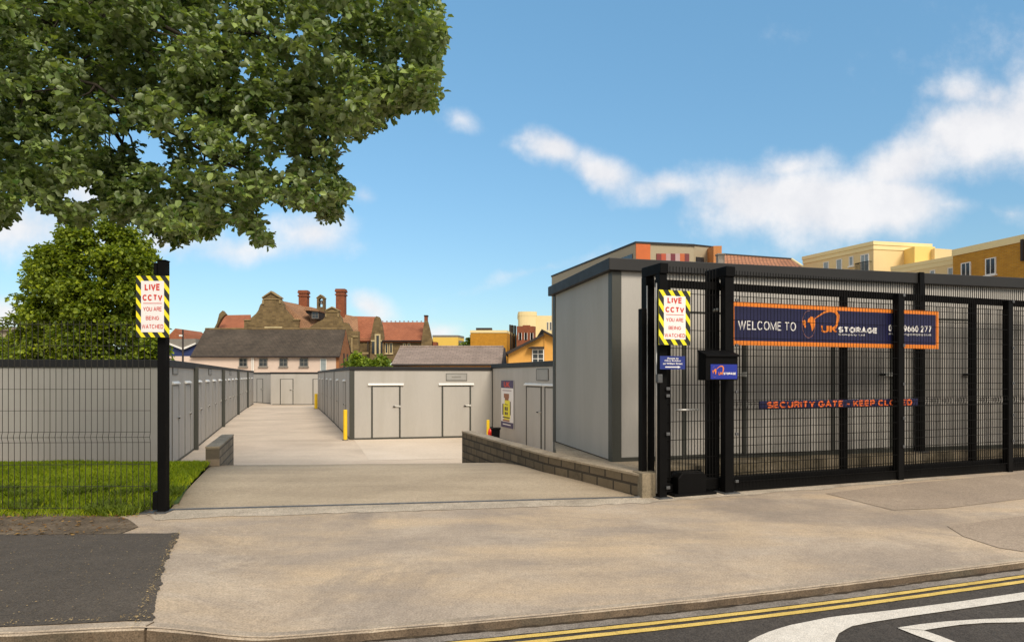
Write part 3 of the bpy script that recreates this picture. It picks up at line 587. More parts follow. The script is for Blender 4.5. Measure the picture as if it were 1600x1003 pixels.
# left row
LJ = [G(262, 733, ZY), G(303, 703, ZY), G(347, 667, ZY), G(371, 648, ZY), G(386, 637, ZY), G(396, 631.5, ZY)]
a, b = LJ[0], LJ[1]
FL1 = Frame((a.x - 14, a.y - 1.2), (a.x, a.y))
q = lane_quad(V2(a), V2(b), 14, 'left')
container('wide grey storage container behind the left mesh fence, black roof edge over the lawn', [(a.x - 14, a.y - 1.2), V2(a), V2(b - (b - a).normalized() * .04), (b.x - 14, b.y)], ZY, 2.46, [(1, .5, 1.42, 1, True), (1, 2.35, 3.27, 1, True)], trim=.17, trim_m='roof_trim_black', corner=(1,), plates=[(1, .6, 1.25, 2.14, 2.34, '')])
labs = ['grey four-door container on the left of the lane, second along from the lawn', 'grey container on the left of the lane, third along, between two longer-looking units', 'grey container far down the left of the lane, fourth along from the lawn', 'short grey container at the far end of the left row, beside the shaded gap']
for i in range(4):
    a, b = LJ[i + 1], LJ[i + 2]; q = lane_quad(V2(a), V2(b - (b - a).normalized() * .05), 4.2, 'left'); L_ = (b - a).length
    container(labs[i], [q[3], q[0], q[1], q[2]], ZY, 2.46, [(1, L_ * (k + .5) / 4 - .46, L_ * (k + .5) / 4 + .46, 1, True) for k in range(4)] if i < 3 else [(1, 1, 1.92, 1, True), (1, 3.6, 4.52, 1, True)], proud=.11, corner=(1, 2) if i < 3 else (1,), plates=[(1, L_ * .42, L_ * .52, 2.14, 2.32, '')] if i < 2 else ())
# across the end of the lane
E1, E2 = G(423, 632.5, ZY), G(520, 632.5, ZY)
EF = Frame(E1, E2)
container('pale grey container facing up the lane across its far end', [V2(E1), V2(E2), (E2.x + .2, E2.y + 4), (E1.x - .1, E1.y + 4)], ZY, 2.36, [(0, EF.hit(438, 600)[0], EF.hit(458, 600)[0], 1, False), (0, EF.hit(489, 600)[0], EF.hit(510, 600)[0], 1, False)], corner=(), trim_m='roof_trim_black')
E0 = (G(397, 630, ZY), G(423, 630, ZY))
container('darker grey container in the far left corner of the lane, set back in the gap', [(E0[0].x - 1, E0[0].y + 1.6), (E1.x - .12, E1.y + 1.6), (E1.x - .12, E1.y + 5), (E0[0].x - 1, E0[0].y + 5)], ZY, 2.36, [(0, 1.2, 2.1, 1, False)], corner=(1,))
# right row
B0 = G(547, 687, ZY); B1 = G(770, 682.5, ZY); FB = Frame(B0, B1)
BJ = [B0, G(522, 661, ZY), G(507.5, 647, ZY), G(497, 637.5, ZY)]
labs = ['grey container with two doors facing the entrance, at the near corner of the right row', 'grey container on the right of the lane, second back behind the corner unit', 'grey container at the far end of the right row, nearest the yellow far bollard']
for i in range(3):
    a, b = BJ[i], BJ[i + 1]; d_ = (b - a).normalized(); L_ = (b - a).length - .05; b = a + d_ * L_; W = (B1 - B0)
    if i == 0:
        s = lambda x: FB.hit(x, 640)[0]
        drs = [(0, s(581), s(625), 1, True, 1.76), (0, s(691), s(735), 1, True, 1.76)]
        pls = [(0, FB.hit(697.5, 588)[0], FB.hit(729, 588)[0], FB.hit(700, 594)[1] - ZY, FB.hit(700, 584)[1] - ZY, 'KITCHEN')]
    else: drs, pls = [], []
    drs += [(3, L_ * .28 - .46, L_ * .28 + .46, 1, True), (3, L_ * .72 - .46, L_ * .72 + .46, 1, True)]
    container(labs[i], [V2(a), V2(a + W), V2(b + W), V2(b)], ZY, 2.40, drs, corner=(0, 3), plates=pls, trim_m='roof_trim_black' if i == 0 else 'roof_trim', corner_w=.14)
# the row seen end-on beside it (poster on its side wall)
C0 = V2(B1 + Vector((-.02, .0, 0))); C1 = Vector(C0) + Vector((.346, -1)).normalized() * 7.4; FCs = Frame(C0, C1)
s = lambda x, y=640: FCs.hit(x, y)[0]
container('grey container with a tall poster on its side, half hidden by the taller-looking near container', [C0, tuple(C1), (C1.x + 4, C1.y + 1.4), (C0[0] + 4, C0[1] + 1.4)], ZY, 2.5, [(0, s(823), s(846), 1, True, 1.8), (0, s(852), s(875), 1, True, 1.8)], corner=(0,), trim=.15, plates=[(0, s(839), s(857), FCs.hit(848, 594)[1] - ZY, FCs.hit(848, 577)[1] - ZY, '')], corner_w=.08)
# near container on the platform
Hd = 2.48 - .0
Dl = FD.hit(1318, 705)[0]
sd_ = lambda x, y=640: FD.hit(x, y)[0]
DBl = V2(DB); nD = Vector(DBl) - Vector(V2(Dc))
e = FD.pt(8.6, 0, 0)
container('large grey container right of the entrance, standing on the platform behind the black gate', [V2(Dc), V2(e), (e[0] + nD.x, e[1] + nD.y), DBl], ZP, 2.50,
          [(0, sd_(1068), sd_(1163), 1, False), (0, sd_(1300), sd_(1392), 1, False), (0, sd_(1432), sd_(1520), 1, False)], trim=.15, over=.075, corner=(0, 3), corner_w=.115, posts_m='panel_trim')
# ------------------------------------------------------------------ poster on the side wall
ps0, pz1 = FCs.hit(784, 594, -.01); ps1, pz0 = FCs.hit(803, 669, -.01)
_, zt = FCs.hit(793.5, 594.5, -.01); _, zb = FCs.hit(793.5, 668, -.01); pz0, pz1 = zb, zt; W, H = ps1 - ps0, pz1 - pz0
po = thing('poster', FCs.pt(ps0, -.01, pz0), 'tall white poster with navy bands and a yellow stacked-box picture on a container side', 'poster')
mb = MB(); mb.box(FCs, ps0, ps1, -.03, -.02, pz0, pz1); mb.build('sheet', M['sign_white'], po)
M['poster_navy'] = mat('poster_navy', (.05, .035, .11), .45)
MB().box(FCs, ps0, ps1, -.034, -.03, pz1 - .16 * H, pz1).build('header_band', M['poster_navy'], po); MB().box(FCs, ps0, ps1, -.034, -.03, pz0, pz0 + .12 * H).build('footer_band', M['poster_navy'], po)
lettering(FCs, ps0 + .25 * W, ps0 + .75 * W, pz1 - .14 * H, pz1 - .03 * H, -.037, 'UK', M['sign_red'], po, .04)
MB().box(FCs, ps0 + .12 * W, ps0 + .85 * W, -.0315, -.03, pz1 - .225 * H, pz1 - .2 * H).build('faded_writing', mat('poster_ink', (.5, .42, .42)), po)
MB().box(FCs, ps0 + .15 * W, ps0 + .8 * W, -.0355, -.034, pz0 + .055 * H, pz0 + .075 * H).build('faded_writing', M['sign_white'], po)
def pic(m, rects, nm='picture'):
    mb = MB()
    for (x0, x1, y0, y1) in rects: mb.box(FCs, ps0 + x0 * W, ps0 + x1 * W, -.034, -.029, pz0 + y0 * H, pz0 + y1 * H)
    mb.build(nm, m, po)
pic(M['sign_yellow'], [(.2, .75, .2, .5), (.3, .72, .5, .58), (.24, .7, .17, .2)])
mbn = MB()
for (x0, x1, y0, y1) in [(.12, .2, .26, .5), (.32, .42, .27, .33), (.46, .56, .27, .33), (.32, .42, .36, .44), (.46, .56, .36, .44), (.34, .42, .48, .5), (.46, .54, .48, .5), (.75, .8, .28, .56), (.15, .72, .225, .2)]: mbn.box(FCs, ps0 + x0 * W, ps0 + x1 * W, -.037, -.0341, pz0 + min(y0, y1) * H, pz0 + max(y0, y1) * H)
mbn.build('picture', mat('poster_dark', (.07, .045, .05)), po)
M['poster_brown'] = mat('poster_brown', (.33, .14, .07))
for (x0, x1, y0, y1) in [(.25, .66, .63, .72), (.33, .62, .58, .63), (.15, .7, .135, .165)]: MB().box(FCs, ps0 + x0 * W, ps0 + x1 * W, -.037, -.0302, pz0 + y0 * H, pz0 + y1 * H).build('picture', M['poster_brown'], po)
# ------------------------------------------------------------------ bollards, extinguisher, bin
def bollard(p, h, r, label):
    t = thing('bollard', p, label, 'bollard', 'yellow bollards')
    MB().tube([(p.x, p.y, p.z), (p.x, p.y, p.z + h * .985), (p.x, p.y, p.z + h)], [r, r, r * .8], 14).build('post', M['yellow'], t, smooth=False)
    MB().tube([(p.x, p.y, p.z - .01), (p.x, p.y, p.z + .02)], r * 1.5, 14).build('base_plate', M['steel_dark'], t)
b = G(539.5, 687.5, ZY); bollard(b, (687.5 - 640) * b.y / F, .065, 'yellow bollard at the front corner of the right row of containers')
b = G(493.8, 638.5, ZY); bollard(b, (638.5 - 615) * b.y / F, .1, 'yellow bollard far down the lane at the end of the right row')
b = P(762.5, 684, 20.5); b.z = ZY; bollard(b, EYE - (656 - HY) * 20.5 / F - ZY, .05, 'yellow bollard behind the retaining wall, beside the red extinguisher')
q = P(766, 684, 20.0); q.z = ZY; zt = EYE - (667 - HY) * 20 / F
ex = thing('fire_extinguisher', q, 'red extinguisher standing between a yellow bollard and a black bin', 'extinguisher')
MB().tube([q, q + Vector((0, 0, zt - ZY - .16)), q + Vector((0, 0, zt - ZY - .06)), q + Vector((0, 0, zt - ZY - .04))], [.075, .075, .05, .025], 14).build('cylinder', mat('extinguisher_red', (.75, .03, .015), .35), ex, smooth=True)
MB().tube([q + Vector((0, 0, zt - ZY - .04)), q + Vector((0, 0, zt - ZY)), q + Vector((.08, 0, zt - ZY + .01))], .014, 6).build('handle', M['black'], ex)
q = P(774.5, 684, 19.6); q.z = ZY; zt = EYE - (668 - HY) * 19.6 / F
bn = thing('bin', q, 'black plastic bin behind the retaining wall, right of the red extinguisher', 'bin')
bf = Frame((q.x - .14, q.y), (q.x + .14, q.y)); mb = MB()
mb.add([bf.pt(s_, d_, z) for z, k in ((ZY, .8), (zt - .05, 1)) for s_, d_ in ((.14 - .13 * k, -.13 * k), (.14 + .13 * k, -.13 * k), (.14 + .13 * k, .13 * k), (.14 - .13 * k, .13 * k))], [(3, 2, 1, 0), (4, 5, 6, 7), (0, 1, 5, 4), (1, 2, 6, 5), (2, 3, 7, 6), (3, 0, 4, 7)]); mb.build('body', M['black'], bn, .01)
mb = MB(); mb.box(bf, -.01, .29, -.15, .15, zt - .05, zt); mb.build('lid', M['black'], bn, .012)
# ------------------------------------------------------------------ signs
def clip(poly, x0, x1, y0, y1):
    for ax, v, sg in ((0, x0, 1), (0, x1, -1), (1, y0, 1), (1, y1, -1)):
        out = []
        for i in range(len(poly)):
            a, b = poly[i], poly[(i + 1) % len(poly)]; ia, ib = sg * (a[ax] - v) >= 0, sg * (b[ax] - v) >= 0
            if ia: out.append(a)
            if ia != ib: t = (v - a[ax]) / (b[ax] - a[ax]); out.append((a[0] + (b[0] - a[0]) * t, a[1] + (b[1] - a[1]) * t))
        poly = out
        if len(poly) < 3: return []
    return poly
def cctv_sign(fr, s0, s1, z0, z1, d, label, fix_m):
    sg = thing('warning_sign', fr.pt((s0 + s1) / 2, d, z0), label, 'sign', 'camera warning signs')
    W, H = s1 - s0, z1 - z0; bw = W * .155
    mb = MB(); mb.box(fr, s0, s1, d, d + .006, z0, z1); mb.build('board', M['sign_yellow'], sg, .001)
    mb = MB(); per = W * .32; wd = per * .5
    rects = [(s0, s0 + bw, z0, z1), (s1 - bw, s1, z0, z1), (s0 + bw, s1 - bw, z0, z0 + bw), (s0 + bw, s1 - bw, z1 - bw, z1)]
    for k in range(-12, 14):
        c = s0 + k * per * .92; st = [(c, z1 + W), (c + wd, z1 + W), (c + wd + (H + 2 * W) * .72, z0 - W), (c + (H + 2 * W) * .72, z0 - W)]
        for r in rects:
            p = clip(st, *r)
            if len(p) >= 3: mb.slab(fr, p, d - .0012, d)
    mb.build('stripes', M['sign_black'], sg)
    mb = MB(); mb.box(fr, s0 + bw, s1 - bw, d - .0022, d - .0002, z0 + bw, z1 - bw); mb.build('panel', M['sign_white'], sg)
    c = (s0 + s1) / 2; q = lambda w, y0, y1, t, b: capitals(fr, c - W * w / 2, c + W * w / 2, z1 - H * y1, z1 - H * y0, d - .0035, t, M['sign_red'], sg, b)
    q(.47, .128, .238, 'LIVE', .23); q(.60, .305, .405, 'CCTV', .23); q(.56, .505, .575, 'YOU ARE', .15); q(.40, .655, .72, 'BEING', .15); q(.65, .79, .86, 'WATCHED', .15)
    mb = MB(); mb.box(fr, c - W * .28, c + W * .28, d - .0034, d - .002, z1 - H * .452, z1 - H * .442); mb.build('rule', M['sign_red'], sg)
    mb = MB()
    for z in (z0 + H * .2, z1 - H * .2): mb.box(fr, s1 - W * .5, s1 - W * .1, d + .006, d + .03, z - .015, z + .015)
    mb.build('bracket', fix_m, sg)
SL = Frame((POST_L.x - 1, POST_L.y - .13), (POST_L.x, POST_L.y - .11))
a = SL.hit(212.5, 431); b = SL.hit(264.5, 527)
cctv_sign(SL, a[0], b[0], b[1], a[1], 0, 'yellow and black striped LIVE CCTV sign on the lone black post left of the entrance', M['black'])
SR = Frame(FG.pt(-1, -.14, 0)[:2], FG.pt(2, -.14, 0)[:2])
a = SR.hit(1029.5, 452.5); b = SR.hit(1078.5, 539.5); cctv_sign(SR, a[0], b[0], b[1], a[1], 0, 'yellow and black striped LIVE CCTV sign on the black gate, above a small blue notice', M['black'])
a = SR.hit(1031.5, 556); b = SR.hit(1070.5, 577)
ns = thing('notice', SR.pt(a[0], 0, b[1]), 'small blue notice with white words and an arrow, under the gate warning sign', 'sign')
s0, s1, z0, z1 = a[0], b[0], b[1], a[1]; W, H = s1 - s0, z1 - z0
mb = MB(); mb.box(SR, s0, s1, 0, .005, z0, z1); mb.build('board', mat('notice_blue', (.02, .035, .20), .4), ns)
for i, t in enumerate(('Access to', 'Olive Building', 'on William Street')):
    w = (.46, .66, .78)[i]; lettering(SR, s0 + W * (.5 - w / 2), s0 + W * (.5 + w / 2), z1 - H * (.24 + .2 * i), z1 - H * (.09 + .2 * i), -.0015, t, M['sign_white'], ns, .02)
mb = MB(); mb.slab(SR, [(s0 + W * u, z0 + H * v) for u, v in ((.2, .13), (.7, .13), (.7, .08), (.82, .17), (.7, .26), (.7, .21), (.2, .21))], -.0015, 0); mb.build('arrow', M['sign_white'], ns)
# ------------------------------------------------------------------ left fence
lf = thing('mesh_fence', (POST_L.x, POST_L.y, 0), 'dark wire mesh fence panels on the left, in front of the lawn', 'fence')
S1 = FL.len
def mesh_panel(fr, s0, s1, z0, z1, d, pitch, r, hz, m, parent, folds=(), rh=None, spikes=0.0, name='mesh_panel', wob=0.0):
    mb = MB(); n = int((s1 - s0) / pitch)
    for i in range(n + 1):
        s = s0 + (s1 - s0) * i / n; prev = (d, z0); w = wob * math.sin(i * 12.9)
        pts = [(d, z0)]
        for zf in folds: pts += [(d, zf + .05), (d - .013, zf), (d, zf - .05)][::-1]
        pts.append((d, z1 + spikes)); pts.sort(key=lambda q: q[1])
        for a_, b_ in zip(pts, pts[1:]): mb.wire(fr.pt(s + w, a_[0], a_[1]), fr.pt(s + w, b_[0], b_[1]), r)
    for z in hz: mb.wire(fr.pt(s0, d - .006, z), fr.pt(s1, d - .006, z), rh or r)
    for zf in folds:
        for dz, dd in ((.05, 0), (0, -.013), (-.05, 0)): mb.wire(fr.pt(s0, d + dd - .005, zf + dz), fr.pt(s1, d + dd - .005, zf + dz), rh or r)
    return mb.build(name, m, parent)
zz = lambda y: FL.hit(120, y)[1]
hzl = [zz(y) for y in (574.5, 608, 641.5, 725.5, 759.5, 793, 540, 507)]
for k in range(3): mesh_panel(FL, S1 - .07 - 2.5 * (k + 1), S1 - .09 - 2.5 * k, .02, 1.82, 0, .0545, .0019, hzl, M['wire_brown'], lf, folds=(zz(683),), rh=.0022)
for k in (1, 2, 3): MB().box(FL, S1 - .1 - 2.5 * k, S1 - .05 - 2.5 * k, .03, .09, -.02, 1.86).build('post', M['black'], lf, .003)
pt = thing('gate_post', (POST_L.x, POST_L.y, 0), 'thick square black post on the left of the entrance, carrying a striped sign', 'post')
pl0 = P(245.5, 700, POST_L.y - .04); PF = Frame((pl0.x, POST_L.y), (pl0.x + 1, POST_L.y))
zt = PF.hit(256, 409)[1]
MB().box(PF, .0, .078, -.04, .04, .0, zt).build('shaft', M['black'], pt, .005)
MB().box(PF, -.004, .082, -.044, .044, zt, zt + .012).build('cap', M['black'], pt, .004)
MB().box(PF, -.03, .0, -.05, -.0, zt - .13, zt - .02).build('bracket', M['black'], pt, .004)
MB().box(PF, -.045, .0, -.04, .03, .03, .2).build('bracket', M['black'], pt, .004)
MB().box(PF, -.2, .1, -.1, .1, .0, .014).build('base_plate', M['steel_dark'], pt, .003)
# ------------------------------------------------------------------ gate portals
def portal(sc, label, w=.13, zt=2.5, gap=.26):
    o = FG.pt(sc, 0, 0); t = thing('gate_portal', o, label, 'gate post')
    fp = MB().box(FG, sc - w / 2, sc + w / 2, -.045, .045, 0, zt).build('front_post', M['black'], t, .005)
    MB().box(FG, sc - w / 2 - .01, sc + w / 2 + .01, gap - .05, gap + .05, 0, zt - .1).build('rear_post', M['black'], t, .005)
    MB().box(FG, sc - w / 2 - .004, sc + w / 2 + .004, -.065, gap + .055, zt - .1, zt + .012).build('head', M['black'], t, .006)
    MB().box(FG, sc - w * .9, sc + w * .9, -.1, .1, .0, .014).build('base_plate', M['steel_dark'], t, .003)
    MB().box(FG, sc - w * .9, sc + w * .9, gap - .1, gap + .1, .0, .014).build('base_plate', M['steel_dark'], t, .003)
    return t, fp
s1_ = FG.hit(1033, 600)[0]; s2_ = FG.hit(1136, 600)[0]
p1, fp1 = portal(s1_, 'black gate frame post beside the striped sign, at the end of the block wall', .09, FG.hit(1033, 414)[1])
mb = MB(); 
MB().box(FG, s1_ - .13, s1_ - .07, .17, .25, 0, FG.hit(1005, 484, .3)[1]).build('receiver', M['black'], p1, .005)
for px_, dd in ((1025.5, -.03), (1011, .185)):
    sx_ = FG.hit(px_, 600, dd)[0]; MB().tube([FG.pt(sx_, dd, .06), FG.pt(sx_, dd, 2.28)], .008, 8).build('conduit', M['steel'], p1, smooth=True)
z = FG.hit(1025, 592)[1]
MB().box(FG, s1_ - .1, s1_ - .045, -.1, -.04, z - .04, z + .05).build('lock_keep', M['steel_dark'], p1, .005)
for y in (562, 607, 618, 677, 760):
    z = FG.hit(1040, y)[1]; MB().box(FG, s1_ + .02, s1_ + .065, -.075, -.06, z - .016, z + .016).build('clip', M['steel_dark'], p1, .004)
p2, fp2 = portal(s2_, 'black gate frame post carrying a black box with a blue badge', .115, FG.hit(1133, 419)[1], .26)
for y in (612, 677, 750, 540, 470):
    z = FG.hit(1147, y)[1]; MB().box(FG, s2_ + .055, s2_ + .095, -.08, -.06, z - .015, z + .015).build('clip', M['steel_dark'], p2, .004)
for y in (450, 485): 
    z = FG.hit(1118, y, .2)[1]; MB().tube([FG.pt(s2_ - .02, .13, z), FG.pt(s2_ - .02, .27, z)], .02, 10).build('guide_roller', M['steel'], p2, smooth=True)
# box on the post
a = FG.hit(1103, 549, -.2); b = FG.hit(1153, 594, -.2)
ib = thing('letter_box', FG.pt(a[0], -.2, b[1]), 'black metal box with a sloping lid and blue badge fixed on the gate post', 'box')
f = FG; z0, z1 = b[1], a[1]
mb = MB(); mb.add([f.pt(s_, d_, z_) for s_ in (a[0], b[0]) for d_, z_ in ((-.2, z0), (-.2, z1 - .05), (-.06, z1), (-.06, z0))], [(0, 1, 2, 3), (7, 6, 5, 4), (0, 4, 5, 1), (1, 5, 6, 2), (2, 6, 7, 3), (3, 7, 4, 0)]); mb.build('body', M['black'], ib, .006)
mb = MB(); mb.add([f.pt(s_, d_, z_) for s_ in (a[0] - .012, b[0] + .012) for d_, z_ in ((-.222, z1 - .055), (-.222, z1 - .035), (-.06, z1 + .022), (-.06, z1 + .002))], [(0, 1, 2, 3), (7, 6, 5, 4), (0, 4, 5, 1), (1, 5, 6, 2), (2, 6, 7, 3), (3, 7, 4, 0)]); mb.build('lid', M['black'], ib, .003)
def logo(fr, s0, s1, z0, z1, d, parent, full=True):
    "orange globe with a swoosh, UK in orange and STORAGE in white; box is the whole mark"
    W, H = s1 - s0, z1 - z0; X = lambda u: s0 + u * W; Z = lambda v: z0 + v * H
    mb = MB()
    # swoosh: tapered arc
    c = [(.13, .62), (.2, .76), (.28, .90), (.36, .97), (.43, .95), (.465, .82), (.46, .66), (.445, .5), (.42, .36)]
    w = [.012, .03, .05, .075, .1, .11, .1, .07, .03]
    L = []; Rr = []
    for i, (u, v) in enumerate(c):
        p, q = c[max(0, i - 1)], c[min(len(c) - 1, i + 1)]; tx, tz = (q[0] - p[0]) * W, (q[1] - p[1]) * H; l = math.hypot(tx, tz); k = w[i] * H * .55
        L.append((X(u) - tz / l * k, Z(v) + tx / l * k)); Rr.append((X(u) + tz / l * k, Z(v) - tx / l * k))
    for i in range(len(c) - 1): mb.slab(fr, [L[i], L[i + 1], Rr[i + 1], Rr[i]], d - .0012, d)
    for pl in ([(.075, .66), (.11, .75), (.14, .74), (.165, .62), (.165, .5), (.15, .36), (.125, .28), (.118, .4), (.105, .53), (.07, .56)], [(.005, .6), (.035, .64), (.05, .56), (.04, .47), (.015, .46)], [(.03, .5), (.05, .46), (.045, .38), (.03, .4)]):
        mb.slab(fr, [(X(u), Z(v)) for u, v in pl], d - .0012, d)
    mb.build('emblem', M['orange'], parent)
    mb = MB(); n = 40; cx, cz_, ru = .085, .5, .085
    for i in range(n):
        if 3 < i < 9: continue
        a0, a1 = 2 * math.pi * i / n, 2 * math.pi * (i + 1) / n
        mb.slab(fr, [(X(cx + math.cos(t) * ru * k), Z(cz_ + math.sin(t) * .44 * k)) for t, k in ((a0, 1), (a1, 1), (a1, .965), (a0, .965))], d - .0008, d)
    mb.build('ring', mat('logo_ring', (.35, .16, .12)), parent)
    capitals(fr, X(.24), X(.45), Z(.25), Z(.5), d - .0018, 'UK', M['orange'], parent, .21)
    capitals(fr, X(.465), X(1.0), Z(.27), Z(.46), d - .0018, 'STORAGE', M['sign_white'], parent, .26)
    if full: lettering(fr, X(.47), X(.82), Z(.16), Z(.24), d - .0015, 'Company Ltd', M['sign_white'], parent, .0)
a2 = FG.hit(1110.5, 569, -.205); b2 = FG.hit(1152, 592, -.205)
bd = MB().box(FG, a2[0], b2[0], -.205, -.2, b2[1], a2[1]).build('badge', M['blue'], ib)
logo(FG, a2[0] + .02, b2[0] - .02, b2[1] + .01, a2[1] - .015, -.206, bd, False)
# ------------------------------------------------------------------ sliding gate
DG = .13
gt = thing('sliding_gate', FG.pt(s1_, DG, 0), 'long black mesh sliding gate standing open behind the fixed fence', 'gate')
g0 = s1_ + .02; g1 = FG.hit(1760, 600, DG)[0]
hz_ = lambda x, y, d=DG: FG.hit(x, y, d)[1]
zr1, zr0 = hz_(1145, 443.5), hz_(1145, 455)
MB().box(FG, g0, g1, DG - .03, DG + .03, zr0, zr1).build('top_rail', M['black'], gt, .004)
MB().box(FG, s2_ - .62, g1, DG - .05, DG + .05, .035, .16).build('bottom_beam', M['black'], gt, .005)
MB().box(FG, g0, s2_ - .62, DG - .05, DG + .05, .035, .12).build('bottom_beam', M['black'], gt, .005)
for x in (1041, 1318, 1520, 1755):
    s_ = FG.hit(x, 600, DG)[0]; MB().box(FG, s_ - .04, s_ + .04, DG - .03, DG + .03, .16, zr0).build('stile', M['black'], gt, .004)
zl = [z for z in [.2 + .2 * i for i in range(12)] if z < zr1 + .12]
mesh_panel(FG, g0 + .03, g1 - .02, .16, zr1 + .02, DG - .036, 0.040, .0036, [z for z in zl if z < zr1], M['wire'], gt, folds=(), spikes=.125, wob=.002)
x = s2_ - .5
for x in (s2_ - .45, s2_ + 2.0):
    MB().tube([FG.pt(x, DG - .02, .045), FG.pt(x, DG + .02, .045)], .045, 16).build('wheel', M['steel_dark'], gt, smooth=False)
# gate handle seen between the posts
z = hz_(1062, 640); MB().tube([FG.pt(FG.hit(1053, 640, DG)[0], DG - .05, z), FG.pt(FG.hit(1087, 640, DG)[0], DG - .05, z)], .012, 8).build('handle', M['steel'], gt, smooth=True)
# motor
mo = thing('gate_motor', FG.pt(s2_ - .35, -.0, 0), 'black gate motor housing on the ground between the two gate posts', 'motor')
a = FG.hit(1054, 768, .05)[0]; b = FG.hit(1098, 768, .05)[0]
mb = MB(); mb.slab(FG, [(a, 0), (b, 0), (b, .20), (b - .03, .25), (a + .05, .255), (a, .2)], -.02, .14); mb.build('housing', M['black'], mo, .012)
MB().box(FG, a - .06, b + .12, -.04, .16, .0, .03).build('base_plate', M['black'], mo, .004)
MB().box(FG, s1_ + .07, s2_ - .08, DG + .22, DG + .24, .0, .22).build('kick_board', M['black'], mo, .003)
# ------------------------------------------------------------------ banner and strip on the gate
ND = DG - .034 + .03
BD = DG - .058
a = FG.hit(1145, 474, BD); b = FG.hit(1466, 545, BD)
zt = FG.hit(1300, 478.5, BD)[1]; zb = FG.hit(1300, 542, BD)[1]
s0, s1, z0, z1 = FG.hit(1145, 500, BD)[0], FG.hit(1466.5, 510, BD)[0], zb, zt
bn = thing('banner', FG.pt(s0, BD, z0), 'long navy WELCOME TO banner with orange edge fixed behind the gate mesh', 'banner')
MB().box(FG, s0, s1, BD, BD + .004, z0, z1).build('sheet', M['navy'], bn)
h = z1 - z0; w = .05; mb = MB()
for q in ((s0, s1, z1 - w, z1), (s0, s1, z0, z0 + w), (s0, s0 + w * .4, z0 + w, z1 - w), (s1 - w, s1, z0 + w, z1 - w)): mb.box(FG, q[0], q[1], BD - .0015, BD, q[2], q[3])
mb.build('border', M['orange'], bn)
S = lambda x: FG.hit(x, 510, BD)[0]
Zc = lambda x, y: FG.hit(x, y, BD)[1]
capitals(FG, S(1153), S(1243.5), Zc(1200, 516), Zc(1200, 502), BD - .002, 'WELCOME TO', M['sign_white'], bn, .13)
logo(FG, S(1253), S(1371), Zc(1300, 532), Zc(1300, 484), BD - .001, bn)
capitals(FG, S(1388), S(1455), Zc(1420, 518.5), Zc(1420, 508.5), BD - .002, '0117 9660 277', M['sign_white'], bn, .19)
lettering(FG, S(1388), S(1455), Zc(1420, 525), Zc(1420, 520), BD - .002, 'www.ukstoragecompany.co.uk', M['sign_white'], bn, .0)
z1, z0 = FG.hit(1300, 624.5, BD)[1], FG.hit(1300, 637, BD)[1]; s0, s1 = S(1187), S(1434)
ss = thing('sign_strip', FG.pt(s0, BD, z0), 'narrow navy strip reading SECURITY GATE in orange, low on the gate', 'sign')
MB().box(FG, s0, s1, BD, BD + .004, z0, z1).build('board', M['navy'], ss)
capitals(FG, S(1198), S(1425), z0 + .01, z1 - .01, BD - .002, 'SECURITY GATE - KEEP CLOSED', mat('sign_red_orange', (.85, .16, .03)), ss, .21)
# ------------------------------------------------------------------ fixed fence on the right
ff = thing('mesh_fence', FG.pt(s2_, 0, 0), 'black wire mesh fence in front of the open gate, running right along the pavement', 'fence')
fx = [s2_] + [FG.hit(x, 600)[0] for x in (1405, 1576)] + [FG.hit(1576, 600)[0] + 2.5]
for i, s_ in enumerate(fx[1:]):
    zt = FG.hit((1405, 1576, 1576)[i], (459, 470, 470)[i])[1]
    po_ = MB().box(FG, s_ - .045, s_ + .045, -.03, .05, 0, zt).build('post', M['black'], ff, .004)
    for y in (462, 540, 600, 653, 697):
        z = FG.hit(1409, y)[1]; MB().box(FG, s_ + .02, s_ + .055, -.045, -.03, z - .018, z + .018).build('clip', M['steel_dark'], po_, .003)
for a, b in zip(fx, fx[1:]): mesh_panel(FG, a + .07, b - .05, .05, FG.hit(1300, 470)[1], -.012, 0.0475, .0019, [.12 + .2 * i for i in range(11)], M['wire'], ff, folds=(.98,), rh=.003)
MB().box(FG, s2_ + .08, fx[-1], .0, .03, .012, .115).build('kick_board', M['black'], ff, .004)
sp = FG.hit(1437, 600, .62)[0]
tp = thing('fence_post', FG.pt(sp, .62, ZP), 'tall black post rising above the container roof behind the banner end', 'post')
MB().box(FG, sp - .045, sp + .045, .58, .66, ZP, FG.hit(1437, 426, .62)[1]).build('shaft', M['black'], tp, .004)
MB().box(FG, sp - .09, sp + .09, .54, .70, ZP, ZP + .012).build('base_plate', M['steel_dark'], tp, .003)
